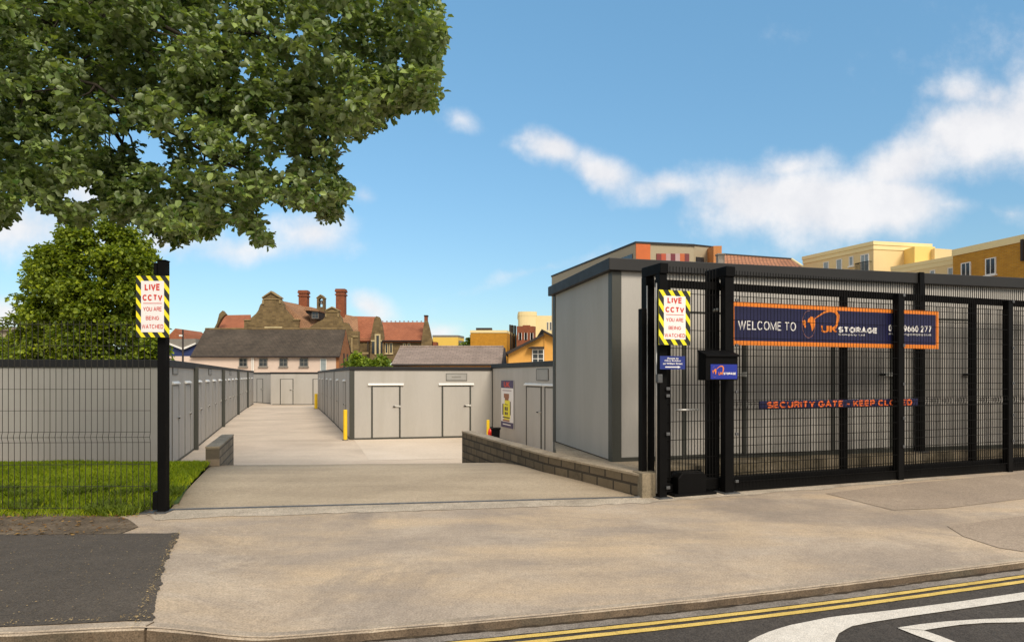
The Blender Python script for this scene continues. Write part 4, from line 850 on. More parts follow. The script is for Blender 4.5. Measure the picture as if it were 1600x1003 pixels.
# ------------------------------------------------------------------ buildings behind
def pz(poly, Y0, Y1, tilt=0.0):
    "solid with the outline of a facade standing at distance Y0, running back to Y1"
    mb = MB(); fr = Frame((-1, Y0), (1, Y0)); pts = [fr.hit(x, y) for x, y in poly]; return mb.slab(fr, pts, 0, Y1 - Y0), fr
def roofslab(mb, quads, th=.15):
    for q in quads: mb.sheet(q, th)
    return mb
def window(par, fr, x0, x1, y0, y1, d=0, glass='glass', frm='frame_white', bars=(1, 1), sill=True, fw=None, arch=False):
    s0, zt = fr.hit(x0, (y0 + y1) / 2, d)[0], fr.hit((x0 + x1) / 2, y0, d)[1]; s1, zb = fr.hit(x1, (y0 + y1) / 2, d)[0], fr.hit((x0 + x1) / 2, y1, d)[1]
    w = fw or max(.05, (s1 - s0) * .07); mb = MB()
    mb.box(fr, s0, s0 + w, d - .07, d + .03, zb, zt); mb.box(fr, s1 - w, s1, d - .07, d + .03, zb, zt); mb.box(fr, s0 + w, s1 - w, d - .07, d + .03, zt - w, zt); mb.box(fr, s0 + w, s1 - w, d - .07, d + .03, zb, zb + w)
    for i in range(1, bars[0] + 1): c = s0 + (s1 - s0) * i / (bars[0] + 1); mb.box(fr, c - w * .35, c + w * .35, d - .06, d + .02, zb + w, zt - w)
    for i in range(1, bars[1] + 1): c = zb + (zt - zb) * i / (bars[1] + 1); mb.box(fr, s0 + w, s1 - w, d - .058, d + .02, c - w * .3, c + w * .3)
    o = mb.build('window', M[frm], par)
    MB().box(fr, s0 + w * .5, s1 - w * .5, d - .035, d + .02, zb + w * .5, zt - w * .5).build('pane', M[glass], o)
    if sill: MB().box(fr, s0 - .06, s1 + .06, d - .14, d + .02, zb - .09, zb).build('sill', M[frm], o)
    return o
M['slate'] = brick('roof_slate_dark', (.115, .088, .064), (.085, .067, .05), (.045, .036, .028), u=(1, 0), bw=.34, bh=.2, ms=.015, vz=(0, .35, .9), stain=(.10, .082, .06), nscale=.7, var=.4)
M['slate_pale'] = brick('roof_slate_pale', (.34, .26, .215), (.29, .225, .185), (.19, .15, .125), u=(1, 0), bw=.34, bh=.2, ms=.012, vz=(0, .5, .8), stain=(.15, .115, .09), nscale=.9)
M['tile_red'] = brick('roof_tile_red', (.44, .155, .075), (.37, .125, .06), (.2, .075, .04), u=(1, .3), bw=.3, bh=.22, ms=.02, vz=(0, .5, .8), nscale=.5)
M['tile_buff'] = brick('roof_tile_buff', (.42, .225, .12), (.35, .185, .10), (.17, .10, .06), u=(1, .3), bw=.3, bh=.22, ms=.02, vz=(0, .5, .8), nscale=.5)
M['tile_terracotta'] = brick('roof_tile_terracotta', (.52, .24, .13), (.45, .2, .11), (.2, .10, .06), u=(1, .2), bw=.3, bh=.33, ms=.05, vz=(0, .6, .8), nscale=.5)
M['stone'] = brick('rubble_stone', (.27, .185, .08), (.165, .11, .05), (.21, .155, .09), u=(1, .4), bw=.5, bh=.24, ms=.02, nscale=1.2, var=.4, off=.4)
M['coping_stone'] = mat('coping_stone', (.30, .215, .10), .85, 0, .25)
M['dressed'] = mat('dressed_stone', (.52, .42, .23), .8, 0, .15)
M['brick_red'] = brick('brick_red', (.34, .095, .035), (.26, .07, .03), (.2, .11, .07), u=(1, .6), bw=.24, bh=.085, ms=.01)
M['brick_orange'] = brick('brick_orange', (.42, .16, .05), (.34, .12, .04), (.28, .16, .09), u=(.5, 1), bw=.24, bh=.085, ms=.01)
M['brick_ochre'] = brick('brick_ochre', (.56, .27, .03), (.46, .21, .025), (.5, .3, .08), u=(.6, 1), bw=.24, bh=.085, ms=.008, var=.15)
M['brick_gold'] = brick('brick_gold', (.58, .27, .025), (.50, .225, .02), (.5, .27, .06), u=(1, .6), bw=.24, bh=.085, ms=.008, var=.15)
M['render_pink'] = mat('render_pale_pink', (.62, .49, .40), .85, 0, .06, .5, 12)
M['render_orange'] = mat('render_orange', (.66, .34, .075), .85, 0, .08, .5, 12)
M['render_yellow'] = mat('render_yellow', (.78, .56, .18), .85, 0, .05, .4, 12)
M['render_bright'] = mat('render_bright_yellow', (.78, .52, .10), .85, 0, .05, .4, 12)
M['render_cream'] = mat('render_cream', (.80, .65, .34), .85, 0, .05, .4, 12)
M['render_apartment'] = mat('render_apartment', (.72, .55, .28), .85, 0, .05, .4, 12)
M['cladding'] = mat('cladding_beige', (.36, .30, .20), .7, 0, .05, .4, 12)
M['clad_orange'] = mat('cladding_orange', (.52, .12, .025), .6, 0, .08)
M['clad_timber'] = mat('cladding_timber', (.50, .20, .06), .7, 0, .15, 2, stretch=(1, 1, .2))
M['dark_trim'] = mat('dark_timber', (.03, .022, .018), .7, 0, .2)
M['shed_blue'] = mat('shed_blue', (.02, .035, .12), .6, 0, .1)
M['grey_clad'] = mat('grey_cladding', (.22, .20, .17), .7, 0, .1)
c3 = cz(5.28, 280, 430); c4 = cz(5, 560, 430); c4b = cz(6.4, 440, 440); c5 = cz(4.85, 950, 360); c6 = cz(4.21, 1220, 360); c7 = cz(4, 850, 360); c8 = cz(8.42, 690, 470)
def grnd(fr, s, d=0): return fr.pt(s, d, ZY)
# --- long low building with dark slate roof
Yw = 58.0
wb = thing('long_building', P(420, 600, Yw), 'long pale pink rendered building with a dark slate roof beyond the lane end', 'building')
f = Frame((-1, Yw), (1, Yw)); xe = 529.5
s0, s1 = f.hit(262, 560)[0], f.hit(xe, 560)[0]; zE = f.hit(400, 556.5)[1]; dpt = 7.0
rx0, rx1 = P(321, 514, Yw + 3.5), P(540, 514.5, Yw + 3.5); zR = rx0.z
bk = P(549, 570, Yw + 7)
foot = [(s0 - 1, Yw), (s1 - 1, Yw), (bk.x, Yw + 7), (s0, Yw + 7)]
MB().prism(foot, ZY, zE).build('wall', M['render_pink'], wb)
gw = MB(); gw.sheet([(s1 - 1, Yw, ZY), (bk.x, Yw + 7, ZY), (bk.x, Yw + 7, zE), (rx1.x, Yw + 3.5, zR - .05), (s1 - 1, Yw, zE)], .12)
GW = Frame((s1 - 1, Yw), (bk.x, Yw + 7)); gw = MB(); gw.slab(GW, [(0, ZY), (GW.len, ZY), (GW.len, zE), (GW.len / 2, zR - .08), (0, zE)], -.03, .25); gw.build('gable', M['brick_orange'], wb)
el = P(297.5, 557, Yw - .25); er = P(530.5, 557.5, Yw - .25)
ro = MB(); ro.sheet([(el.x, Yw - .25, zE), (er.x, Yw - .25, zE), (rx1.x, Yw + 3.5, zR), (rx0.x, Yw + 3.5, zR)], .14); ro.sheet([(rx0.x, Yw + 3.502, zR), (rx1.x, Yw + 3.502, zR), (bk.x + .1, Yw + 7.2, zE), (el.x, Yw + 7.2, zE)], .14)
rf = ro.build('roof', M['slate'], wb); MB().tube([(rx0.x, Yw + 3.5, zR), (rx1.x, Yw + 3.5, zR)], .1, 8).build('ridge', M['stone'], rf)
MB().tube([(el.x, Yw - .3, zE - .05), (er.x, Yw - .3, zE - .05)], .07, 8).build('gutter', M['dark_trim'], rf)
for i, (x0, x1) in enumerate(((495, 563), (659, 729), (827, 895), (994, 1065))):
    (xa, ya), (xb_, yb_) = c3([(x0, 685), (x1, 753)]); window(wb, f, xa, xb_, ya, yb_, 0, 'glass', 'grey_clad', (1, 1), True)
(xa, ya), (xb_, yb_) = c3([(1164, 686), (1216, 790)]); window(wb, f, xa, xb_, ya, yb_, 0, 'glass_pale', 'frame_white', (0, 0), False)
for xx in (603, 615): (xa, ya), = c3([(xx, 670)]); q = f.hit(xa, ya); MB().tube([f.pt(q[0], -.08, ZY), f.pt(q[0], -.08, zE)], .05, 6).build('downpipe', M['frame_white'], wb)
for x_ in (.35, .62): MB().box(GW, GW.len * x_ - .35, GW.len * x_ + .25, -.06, -.02, ZY + 1.5, zE + .35).build('window', M['dark_trim'], wb)
# --- victorian school
Ys = 82.0
sc = thing('stone_school', P(500, 600, Ys), 'old stone school with curved gables, red tiled roofs and tall brick chimneys', 'building')
def blk(name, pts, Y0, Y1, m, par, **kw):
    mb, fr = pz(pts, Y0, Y1); return mb.build(name, M[m], par, **kw), fr
def roofpoly(pts3, m, par=sc, th=.2): return MB().sheet(pts3, th).build('roof', M[m], par)
def PP(c, x, y, Y): (a, b), = c([(x, y)]); return P(a, b, Y)
base = 760
g1, fg = blk('gable', c3([(535, 800), (535, 370), (588, 366), (592, 352), (632, 318), (652, 290), (668, 245), (690, 222), (690, 186), (762, 134), (835, 186), (838, 216), (856, 232), (868, 275), (895, 305), (930, 345), (945, 366), (985, 366), (985, 800)]), Ys, Ys + .7, 'stone', sc)
MB().slab(fg, [fg.hit(*q) for q in c3([(686, 182), (762, 130), (840, 182), (840, 192), (762, 144), (686, 192)])], -.2, .9).build('coping', M['coping_stone'], g1)
MB().slab(fg, [fg.hit(*q) for q in c3([(690, 194), (835, 194), (835, 202), (690, 202)])], -.1, .2).build('string_course', M['coping_stone'], g1)
for q in ((686, 205, 702, 240), (825, 205, 840, 235), (535, 366, 592, 374), (942, 362, 990, 370)): MB().slab(fg, [fg.hit(*p) for p in c3([(q[0], q[1]), (q[2], q[1]), (q[2], q[3]), (q[0], q[3])])], -.12, .8).build('coping', M['coping_stone'], g1)
(xa, ya), (xb_, yb_) = c3([(705, 425), (850, 470)]); window(sc, fg, xa, xb_, ya, yb_, 0, 'glass', 'dressed', (1, 0), False)
roofpoly([PP(c3, 845, 212, Ys + .7), PP(c3, 845, 440, Ys + .2), PP(c3, 1110, 445, Ys + .2), PP(c3, 1200, 300, Ys + 4), PP(c3, 1060, 262, Ys + 5.0), PP(c3, 985, 240, Ys + 4.8)], 'tile_buff')
roofpoly([PP(c3, 985, 240, Ys + 5), PP(c3, 1060, 262, Ys + 5.2), PP(c3, 1330, 318, Ys + 5.5), PP(c3, 1490, 350, Ys + 5.5), PP(c3, 1490, 470, Ys + 3), PP(c3, 1110, 445, Ys + 3.5)], 'tile_buff')
roofpoly([PP(c3, 1330, 315, Ys + 3), PP(c3, 1330, 480, Ys + .6), PP(c3, 1480, 490, Ys + .6), PP(c3, 1470, 345, Ys + 3)], 'tile_buff')
g2, fg2 = blk('gable', c3([(1060, 800), (1070, 445), (1088, 420), (1120, 400), (1150, 382), (1185, 366), (1200, 345), (1210, 325), (1210, 288), (1262, 262), (1315, 290), (1317, 322), (1335, 345), (1345, 385), (1390, 395), (1418, 440), (1425, 462), (1480, 462), (1480, 800)]), Ys - 2.5, Ys - 1.8, 'stone', sc)
mb = MB(); mb.slab(fg2, [fg2.hit(*q) for q in c3([(1206, 286), (1262, 258), (1320, 288), (1320, 296), (1262, 268), (1206, 296)])], -.15, .85)
for q in ((1210, 296, 1315, 304), (1205, 315, 1218, 345), (1305, 315, 1318, 345), (1420, 500, 1480, 512), (1418, 505, 1432, 650), (1418, 635, 1560, 650)): mb.slab(fg2, [fg2.hit(*p) for p in c3([(q[0], q[1]), (q[2], q[1]), (q[2], q[3]), (q[0], q[3])])], -.1, .2)
mb.build('coping', M['coping_stone'], g2)
def chimney(x0, x1, y0, y1, Y, par=sc):
    (xa, ya), (xb_, yb_) = c3([(x0, y0), (x1, y1)]); fr = Frame((-1, Y), (1, Y)); s0, zt = fr.hit(xa, ya); s1, zb = fr.hit(xb_, yb_); w = s1 - s0; k = w * .08
    o = MB().box(fr, s0 + k, s1 - k, 0, w * .8, zb - 3, zt - w * .3).build('chimney', M['brick_red'], par)
    mb = MB(); mb.box(fr, s0, s1, -k, w * .8 + k, zt - w * .62, zt - w * .5); mb.box(fr, s0, s1, -k, w * .8 + k, zt - w * .3, zt - w * .12); mb.box(fr, s0 + k * .5, s1 - k * .5, -k * .5, w * .8 + k * .5, zt - w * .12, zt)
    mb.build('cap', M['brick_red'], o)
chimney(978, 1060, 124, 250, Ys + 4.5); chimney(1285, 1370, 112, 330, Ys + 2.5)
# bell turret with an open arch
bf = Frame((-1, Ys + 3), (1, Ys + 3)); h = lambda x, y: bf.hit(*c3([(x, y)])[0])
mb = MB(); mb.slab(bf, [h(1135, 330), h(1135, 185), h(1150, 168), h(1152, 330)], 0, .8); mb.slab(bf, [h(1182, 330), h(1182, 168), h(1197, 185), h(1197, 330)], 0, .8); mb.slab(bf, [h(1152, 330), h(1152, 262), h(1182, 262), h(1182, 330)], 0, .8)
mb.slab(bf, [h(1150, 168), h(1166, 160), h(1182, 168), h(1182, 198), h(1174, 190), h(1166, 187), h(1158, 190), h(1151, 198)], 0, .8)
bt = mb.build('bell_turret', M['stone'], sc); MB().slab(bf, [h(1132, 186), h(1166, 158), h(1200, 186), h(1200, 192), h(1166, 166), h(1132, 192)], -.1, .9).build('cap', M['coping_stone'], bt)
q0 = h(1166, 205); q1 = h(1166, 235); MB().tube([bf.pt(q0[0], .4, q0[1]), bf.pt(q0[0], .4, (q0[1] + q1[1]) / 2), bf.pt(q0[0], .4, q1[1])], [.08, .2, .34], 10).build('bell', M['steel_dark'], bt)
# dormer
df = Frame((-1, Ys + .6), (1, Ys + .6)); h = lambda x, y: df.hit(*c3([(x, y)])[0])
dm = MB().slab(df, [h(1040, 295), h(1155, 300), h(1155, 365), h(1120, 362), h(1050, 312)], 0, 2.5).build('dormer', M['dark_trim'], sc)
MB().slab(df, [h(1032, 290), h(1060, 262), h(1162, 292), h(1160, 302)], -.4, 2.6).build('dormer_roof', M['tile_buff'], dm)
(xa, ya), (xb_, yb_) = c3([(1095, 302), (1150, 358)]); window(dm, df, xa, xb_, ya, yb_, 0, 'glass', 'grey_clad', (1, 1), False)
# left wing
roofpoly([PP(c3, 300, 470, Ys + 3), PP(c3, 590, 470, Ys + 3), PP(c3, 590, 326, Ys + 8), PP(c3, 352, 330, Ys + 8)], 'tile_red')
blk('gable', c3([(270, 480), (292, 430), (310, 395), (322, 350), (330, 318), (356, 292), (384, 324), (360, 340), (340, 370), (318, 410), (302, 445), (300, 480)]), Ys + 3, Ys + 3.6, 'stone', sc)
# right wings
roofpoly([PP(c4b, 580, 590, Ys + .5), PP(c4b, 900, 590, Ys + .5), PP(c4b, 960, 352, Ys + 5.5), PP(c4b, 700, 345, Ys + 5.5)], 'tile_red')
blk('wall', c4b([(690, 800), (690, 572), (905, 572), (905, 800)]), Ys + .8, Ys + 6, 'stone', sc)
g3, fg3 = blk('gable', c4b([(880, 800), (892, 560), (912, 440), (928, 368), (945, 345), (972, 352), (985, 375), (1003, 440), (1022, 565), (1022, 800)]), Ys - .5, Ys + .2, 'stone', sc)
h = lambda x, y: fg3.hit(*c4b([(x, y)])[0])
for q in ((895, 585, 931, 600), (991, 585, 1015, 600), (932, 541, 948, 730), (975, 541, 990, 730), (932, 525, 990, 540)): MB().slab(fg3, [h(q[0], q[1]), h(q[2], q[1]), h(q[2], q[3]), h(q[0], q[3])], -.12, .05).build('dressing', M['dressed'], g3)

for q in ((905, 600, 930, 720), (951, 545, 973, 720), (992, 600, 1008, 720)): MB().slab(fg3, [h(q[0], q[3]), h(q[2], q[3]), h(q[2], q[1]), h((q[0] + q[2]) / 2, q[1] - 12), h(q[0], q[1])], -.05, .05).build('window', M['glass'], sc)
roofpoly([PP(c4b, 1012, 594, Ys - .6), PP(c4b, 1415, 594, Ys - .6), PP(c4b, 1432, 405, Ys + 4.5), PP(c4b, 985, 405, Ys + 4.5)], 'tile_red')
w3, fw3 = blk('wall', c4b([(1010, 800), (1010, 592), (1410, 592), (1410, 800)]), Ys - .2, Ys + 6, 'stone', sc)
blk('gable', c4b([(1390, 800), (1395, 640), (1408, 520), (1425, 410), (1440, 385), (1462, 400), (1480, 470), (1500, 560), (1512, 600), (1512, 800)]), Ys - .7, Ys - .1, 'stone', sc)
blk('gable', c4b([(1505, 800), (1505, 600), (1552, 604), (1556, 800)]), Ys - .7, Ys + 1, 'brick_red', sc)
h = lambda x, y: fw3.hit(*c4b([(x, y)])[0])
chm, _ = blk('chimney', c4b([(1426, 420), (1426, 345), (1456, 345), (1456, 420)]), Ys + .5, Ys + 1.3, 'brick_red', sc); blk('cap', c4b([(1422, 345), (1422, 335), (1460, 335), (1460, 345)]), Ys + .4, Ys + 1.4, 'dark_trim', chm)
for q in ((1034, 612, 1066, 720), (1078, 612, 1112, 720), (1214, 616, 1242, 660), (1258, 616, 1290, 660)):
    (xa, ya), (xb_, yb_) = c4b([q[:2], q[2:]]); window(sc, fw3, xa, xb_, ya, yb_, 0, 'glass', 'dressed', (0, 0), True, fw=.1)
mb = MB(); hh = h(1000, 594)[1]; mb.tube([fw3.pt(h(1012, 594)[0], -.5, hh), fw3.pt(h(1405, 594)[0], -.5, hh)], .09, 6); mb.build('gutter', M['dark_trim'], sc)
for x in (1008, 868, 1560 * 0 + 760): q = h(x, 600); MB().tube([fw3.pt(q[0], -.3, ZY), fw3.pt(q[0], -.3, q[1])], .07, 6).build('downpipe', M['dark_trim'], sc)
for i in range(10):
    q = P(*c4b([(1010 + i * 43, 402)])[0], Ys + 4.5); MB().tube([q, q + Vector((0, 0, .12))], .1, 6).build('ridge_tile', M['tile_red'], sc)
# --- low shed with pale slate roof
Yl = 37.0; lb = thing('low_building', P(700, 600, Yl), 'low orange building under a long pale slate roof behind the right row', 'building')
f = Frame((-1, Yl), (1, Yl)); h = lambda x, y: f.hit(*c4([(x, y)])[0])
a, b = h(270, 690)[0], h(1118, 690)[0]; zE = h(600, 694)[1]; zR = PP(c4, 700, 560, Yl + 2.6).z
MB().box(f, a, b, 0, 5.2, ZY, zE).build('wall', M['render_orange'], lb)
ra, rb_ = PP(c4, 325, 560, Yl + 2.6), PP(c4, 1135, 560, Yl + 2.6); ea, ebb = PP(c4, 258, 693, Yl - .25), PP(c4, 1120, 693, Yl - .25)
ro = MB(); ro.sheet([ea, ebb, rb_, ra], .1); ro.sheet([(ra.x, Yl + 2.602, zR), (rb_.x, Yl + 2.602, zR), (ebb.x, Yl + 5.4, zE), (ea.x, Yl + 5.4, zE)], .1); rf = ro.build('roof', M['slate_pale'], lb)
MB().tube([ra, rb_], .08, 8).build('ridge', M['slate_pale'], rf)
MB().tube([(ea.x, Yl - .3, zE - .06), (ebb.x, Yl - .3, zE - .06)], .06, 8).build('gutter', M['dark_trim'], rf)
bb = MB(); bb.sheet([PP(c4, 1122, 697, Yl - .3), PP(c4, 1160, 697, Yl - .3), PP(c4, 1148, 570, Yl + 2.6), PP(c4, 1130, 560, Yl + 2.6)], .2); bb.build('bargeboard', M['dark_trim'], rf)
gw = MB(); fr = Frame((b, Yl), (b + .01, Yl + 5.2)); gw.slab(fr, [(0, zE), (5.2, zE), (2.6, zR - .12)], -.02, .2); gw.build('gable', M['render_orange'], lb)
# --- orange house
Yo = 35.0; oh = thing('orange_house', P(830, 600, Yo), 'orange rendered house with a dark sloping roof edge and white window', 'building')
o, f = blk('wall', c4([(1172, 900), (1172, 612), (1448, 472), (1450, 438), (1560, 500), (1600, 520), (1600, 900)]), Yo, Yo + 6, 'render_orange', oh)
h = lambda x, y: f.hit(*c4([(x, y)])[0])
mb = MB(); mb.slab(f, [h(1148, 604), h(1446, 458), h(1446, 474), (h(1172, 618))], -.35, 6.2); mb.slab(f, [h(1430, 424), h(1620, 520), h(1620, 540), h(1446, 446)], -.35, 6.2); mb.build('roof', M['dark_trim'], oh)
(xa, ya), (xb_, yb_) = c4([(1356, 577), (1450, 690)]); window(oh, f, xa, xb_, ya, yb_, 0, 'glass', 'frame_white', (1, 2), False)
mb = MB(); mb.slab(f, [h(1322, 572), h(1350, 560), h(1448, 560), h(1448, 576)], -.4, 0); mb.build('hood', M['dark_trim'], oh)
mb = MB(); mb.slab(f, [h(1452, 470), h(1458, 470), h(1458, 700), h(1452, 700)], -.06, 0); mb.build('downpipe', M['render_orange'], oh)
# --- boxes in the distance
def boxy(label, pts, Y0, pts_side, m, roofm='render_cream', name='flat_building', wins=(), cc=c4, cat='building', grp=None, par_h=.5):
    "pts: (left top, right top) of the near face; pts_side: far top of a receding side"
    a, b = [P(*q, Y0) for q in cc(pts)]; zt = a.z; b = Vector((b.x, Y0 * 1.0, zt))
    (sx, sy), = cc([pts_side]); 
    Y2 = (zt - EYE) * F / (HY - sy); c = P(sx, sy, Y2); d = Vector((a.x + (c.x - b.x), Y2, zt))
    t = thing(name, (a.x, Y0, ZY), label, cat, grp); ft = [V2(a), V2(b), V2(c), V2(d)]
    MB().prism(ft, ZY, zt - par_h).build('wall', M[m], t)
    ce = sum((Vector(q) for q in ft), Vector((0, 0))) / 4; MB().prism([tuple(ce + (Vector(q) - ce) * 1.012) for q in ft], zt - par_h, zt).build('parapet', M[roofm], t)
    return t, Frame(a, b), Frame(b, c)
t, f1, f2 = boxy('golden brick flat-roofed block with a pale parapet, far behind the low slate roof', [(875, 430), (1160, 430)], 88, (1240, 470), 'brick_gold', par_h=.35)
h = lambda x, y, f=f2: f.hit(*c4([(x, y)])[0])
for x in (1188, 1205, 1225):
    s_, z = h(x, 500); MB().box(f2, s_ - .6, s_ + .6, -.1, .1, ZY, z + 2).build('pier', M['dark_trim'], t)
s_, z = f1.hit(*c4([(970, 420)])[0]); MB().box(f1, s_ - 1, s_ + 1.2, 2, 4, z - 1.5, z + .3).build('vent', M['dark_trim'], t)
t, f1, f2 = boxy('bright yellow flat-roofed building just right of the school', [(580, 468), (778, 468)], 98, (825, 478), 'render_bright', 'grey_clad', par_h=.3)
f2b = f2; MB().box(f2, .3, f2.len - .1, -.15, .0, ZY, f2.hit(*c4([(800, 482)])[0])[1] - .6).build('cladding', M['grey_clad'], t)
t, f1, f2 = boxy('cream apartment tower rising behind the orange house', [(1322, 316), (1700, 316)], 92, (1760, 322), 'render_cream', par_h=.7)
h = lambda x, y: f1.hit(*c4([(x, y)])[0])
mb = MB(); a, b = h(1250, 288), h(1392, 288); n = 10; ft = []
for i in range(n + 1): an = math.pi + math.pi * i / n; cxm = (a[0] + b[0]) / 2; r = (b[0] - a[0]) / 2; q = f1.pt(cxm + r * math.cos(an), r * .5 * math.sin(an) - .2, 0); ft.append(q[:2])
mb.prism(ft + [f1.pt(b[0], 5, 0)[:2], f1.pt(a[0], 5, 0)[:2]], ZY, a[1] - .6); mb.build('stair_tower', M['render_cream'], t)
mb = MB(); ce = Vector(f1.pt((a[0] + b[0]) / 2, 0, 0)[:2]); mb.prism([tuple(ce + (Vector(q) - ce) * 1.03) for q in ft] + [f1.pt(b[0] + .1, 5.1, 0)[:2], f1.pt(a[0] - .1, 5.1, 0)[:2]], a[1] - .6, a[1]); mb.build('parapet', M['render_cream'], t)
for q in ((1472, 365, 1486, 430), (1494, 365, 1510, 430)): (xa, ya), (xb_, yb_) = c4([q[:2], q[2:]]); window(t, f1, xa, xb_, ya, yb_, 0, 'glass', 'frame_white', (0, 0), False)
t, f1, f2 = boxy('dark red brick block with white arched windows below the cream tower', [(1238, 398), (1368, 396)], 86, (1385, 402), 'brick_red', 'brick_red', par_h=.4)
for x0 in (1252, 1296, 1342):
    (xa, ya), (xb_, yb_) = c4([(x0, 450), (x0 + 24, 505)]); window(t, f1, xa, xb_, ya, yb_, 0, 'glass', 'frame_white', (0, 1), False, fw=.35)
s_ = f1.hit(*c4([(1285, 400)])[0]); s2 = f1.hit(*c4([(1345, 386)])[0]); MB().box(f1, s_[0], s2[0], 1, 4, s_[1] - 1, s2[1]).build('plant_room', M['brick_red'], t)
# --- modern block with orange panels
a = P(*c5([(208, 98)])[0], 40); zt = a.z
def at_h(px, py, z): Y = (z - EYE) * F / (HY - py); return P(px, py, Y)
l = at_h(862, 432.5, zt); b = at_h(1084, 384.3, zt)
mbd = thing('modern_building', (a.x, a.y, ZY), 'modern beige flat-roofed block with orange and striped panels behind the near container', 'building')
ft = [V2(l), V2(a), V2(b), (b.x + 3.5, b.y + 14), (l.x + 6, l.y + 6)]
MB().prism(ft, ZY, zt - .02).build('wall', M['cladding'], mbd)
ce = sum((Vector(q) for q in ft), Vector((0, 0))) / 5; MB().prism([tuple(ce + (Vector(q) - ce) * 1.01) for q in ft], zt - .02, zt + .1).build('roof_edge', M['roof_trim'], mbd)
fl, fa = Frame(l, a), Frame(a, b); h = lambda fr, x, y, d=0: fr.hit(*c5([(x, y)])[0], d)
def panel(fr, x0, x1, y0, y1, m, d=-.06, nm='panel'):
    s0, s1 = h(fr, x0, (y0 + y1) / 2)[0], h(fr, x1, (y0 + y1) / 2)[0]; z1, z0 = h(fr, (x0 + x1) / 2, y0)[1], h(fr, (x0 + x1) / 2, y1)[1]
    return MB().box(fr, s0, s1, d, .02, z0, z1).build(nm, m, mbd)
panel(fa, 210, 318, 101, 330, M['clad_orange'])
cols = [(.17, .025, .02), (.42, .07, .03), (.40, .27, .25), (.14, .02, .03), (.42, .29, .28), (.46, .11, .03), (.15, .03, .03)]
for i, cc_ in enumerate(cols): panel(fa, 366 + i * 35.3, 366 + (i + 1) * 35.3 - .5, 178, 330, mat('stripe_panel', cc_, .5, 0, .06))
s0, s1 = h(fl, 60, 215)[0], h(fl, 188, 200)[0]; z1 = h(fl, 186, 180)[1]; MB().box(fl, s0, s1, -.05, .05, z1 - 1.4, z1).build('window', M['glass'], mbd)
l2 = at_h(1086, 388.0, zt - .25); b2 = P(*c5([(730, 135)])[0], b.y + 1.5)
f3 = Frame((b.x + .03, b.y + .6), (b2.x + .9, b2.y)); 
MB().box(f3, 0, f3.len, 0, 6, ZY, b2.z).build('wall', M['cladding'], mbd); MB().box(f3, 0, f3.len + .05, -.06, 6.1, b2.z, b2.z + .08).build('roof_edge', M['roof_trim'], mbd)
panel(f3, 665, 722, 205, 330, M['glass'], nm='window')
q0, q1 = P(*c5([(728, 140)])[0], b.y + 2.0), P(*c5([(800, 118)])[0], b.y - .4); f4 = Frame(q0, q1)
MB().slab(f4, [(0, ZY), (f4.len, ZY), (f4.len, q1.z), (0, q0.z - .1)], 0, .5).build('fin_wall', M['clad_timber'], mbd)
# pale pillar and terracotta roof
pp = P(1127, 500, 24); zt = P(1127, 396, 24).z; fr = Frame((P(1122, 500, 24).x, 24), (P(1132.5, 500, 24).x, 24))
pl_ = thing('concrete_pillar', pp, 'pale slim concrete pillar showing above the black gate frame', 'pillar'); pl_.location.z = ZY
MB().box(fr, 0, fr.len, 0, fr.len, ZY, zt - .06).build('shaft', M['gutter'], pl_, .01); MB().box(fr, -.03, fr.len + .03, -.03, fr.len + .03, zt - .06, zt).build('cap', M['gutter'], pl_, .01)
Yt = 50; tr_ = thing('tiled_house', P(1180, 600, Yt), 'house with a terracotta tiled roof between the modern block and the yellow flats', 'building')
ra, rb_ = PP(c5, 800, 178, Yt + 4), PP(c5, 1392, 203, Yt + 4 - .0); rb_.z = ra.z - .45; ea, ebb = PP(c5, 790, 330, Yt), PP(c5, 1560, 330, Yt - .3)
ro = MB(); ro.sheet([ea, ebb, rb_, ra], .15); rf = ro.build('roof', M['tile_terracotta'], tr_)
MB().tube([ra, rb_], .1, 8).build('ridge', M['dark_trim'], rf)
MB().tube([rb_, ebb], .1, 8).build('ridge', M['render_cream'], rf)
MB().prism([(ea.x, Yt + .3), (ebb.x - 1, Yt), (ebb.x - 1, Yt + 8), (ea.x, Yt + 8)], ZY, ea.z - .1).build('wall', M['render_apartment'], tr_)
panel_ = PP(c5, 812, 230, Yt - .2); MB().box(Frame((panel_.x - .35, Yt + .8), (panel_.x + .35, Yt + .8)), 0, .9, 0, .5, panel_.z - 1.4, panel_.z + .5).build('dormer', M['frame_white'], tr_)
# --- yellow apartments
a = P(*c6([(610, 72)])[0], 45); zt = a.z; l = at_h(*c6([(148, 174)])[0], zt); r = at_h(*c6([(990, 92)])[0], zt); r = P(*c6([(990, 92)])[0], 46.0)
ya = thing('yellow_apartments', (a.x, a.y, ZY), 'yellow rendered apartment block with a moulded cornice above the black fence', 'building')
def block3(par, pts, back, z, m, cor=.55, dz=.0):
    ft = [V2(p) for p in pts] + [V2(q) for q in back]
    MB().prism(ft, ZY, z - cor).build('wall', M[m], par); ce = sum((Vector(q) for q in ft), Vector((0, 0))) / len(ft)
    o = MB().prism([tuple(ce + (Vector(q) - ce) * 1.010) for q in ft], z - cor, z - cor * .45).build('cornice', M['render_cream'], par)
    MB().prism([tuple(ce + (Vector(q) - ce) * 1.020) for q in ft], z - cor * .45, z).build('moulding', M['render_cream'], o)
block3(ya, [l, a, (r.x, r.y)], [(r.x + 5, r.y + 10), (l.x + 9, l.y + 6)], zt, 'render_apartment')
fl, fa = Frame(l, a), Frame(a, r); h = lambda fr, x, y, d=0: fr.hit(*c6([(x, y)])[0], d)
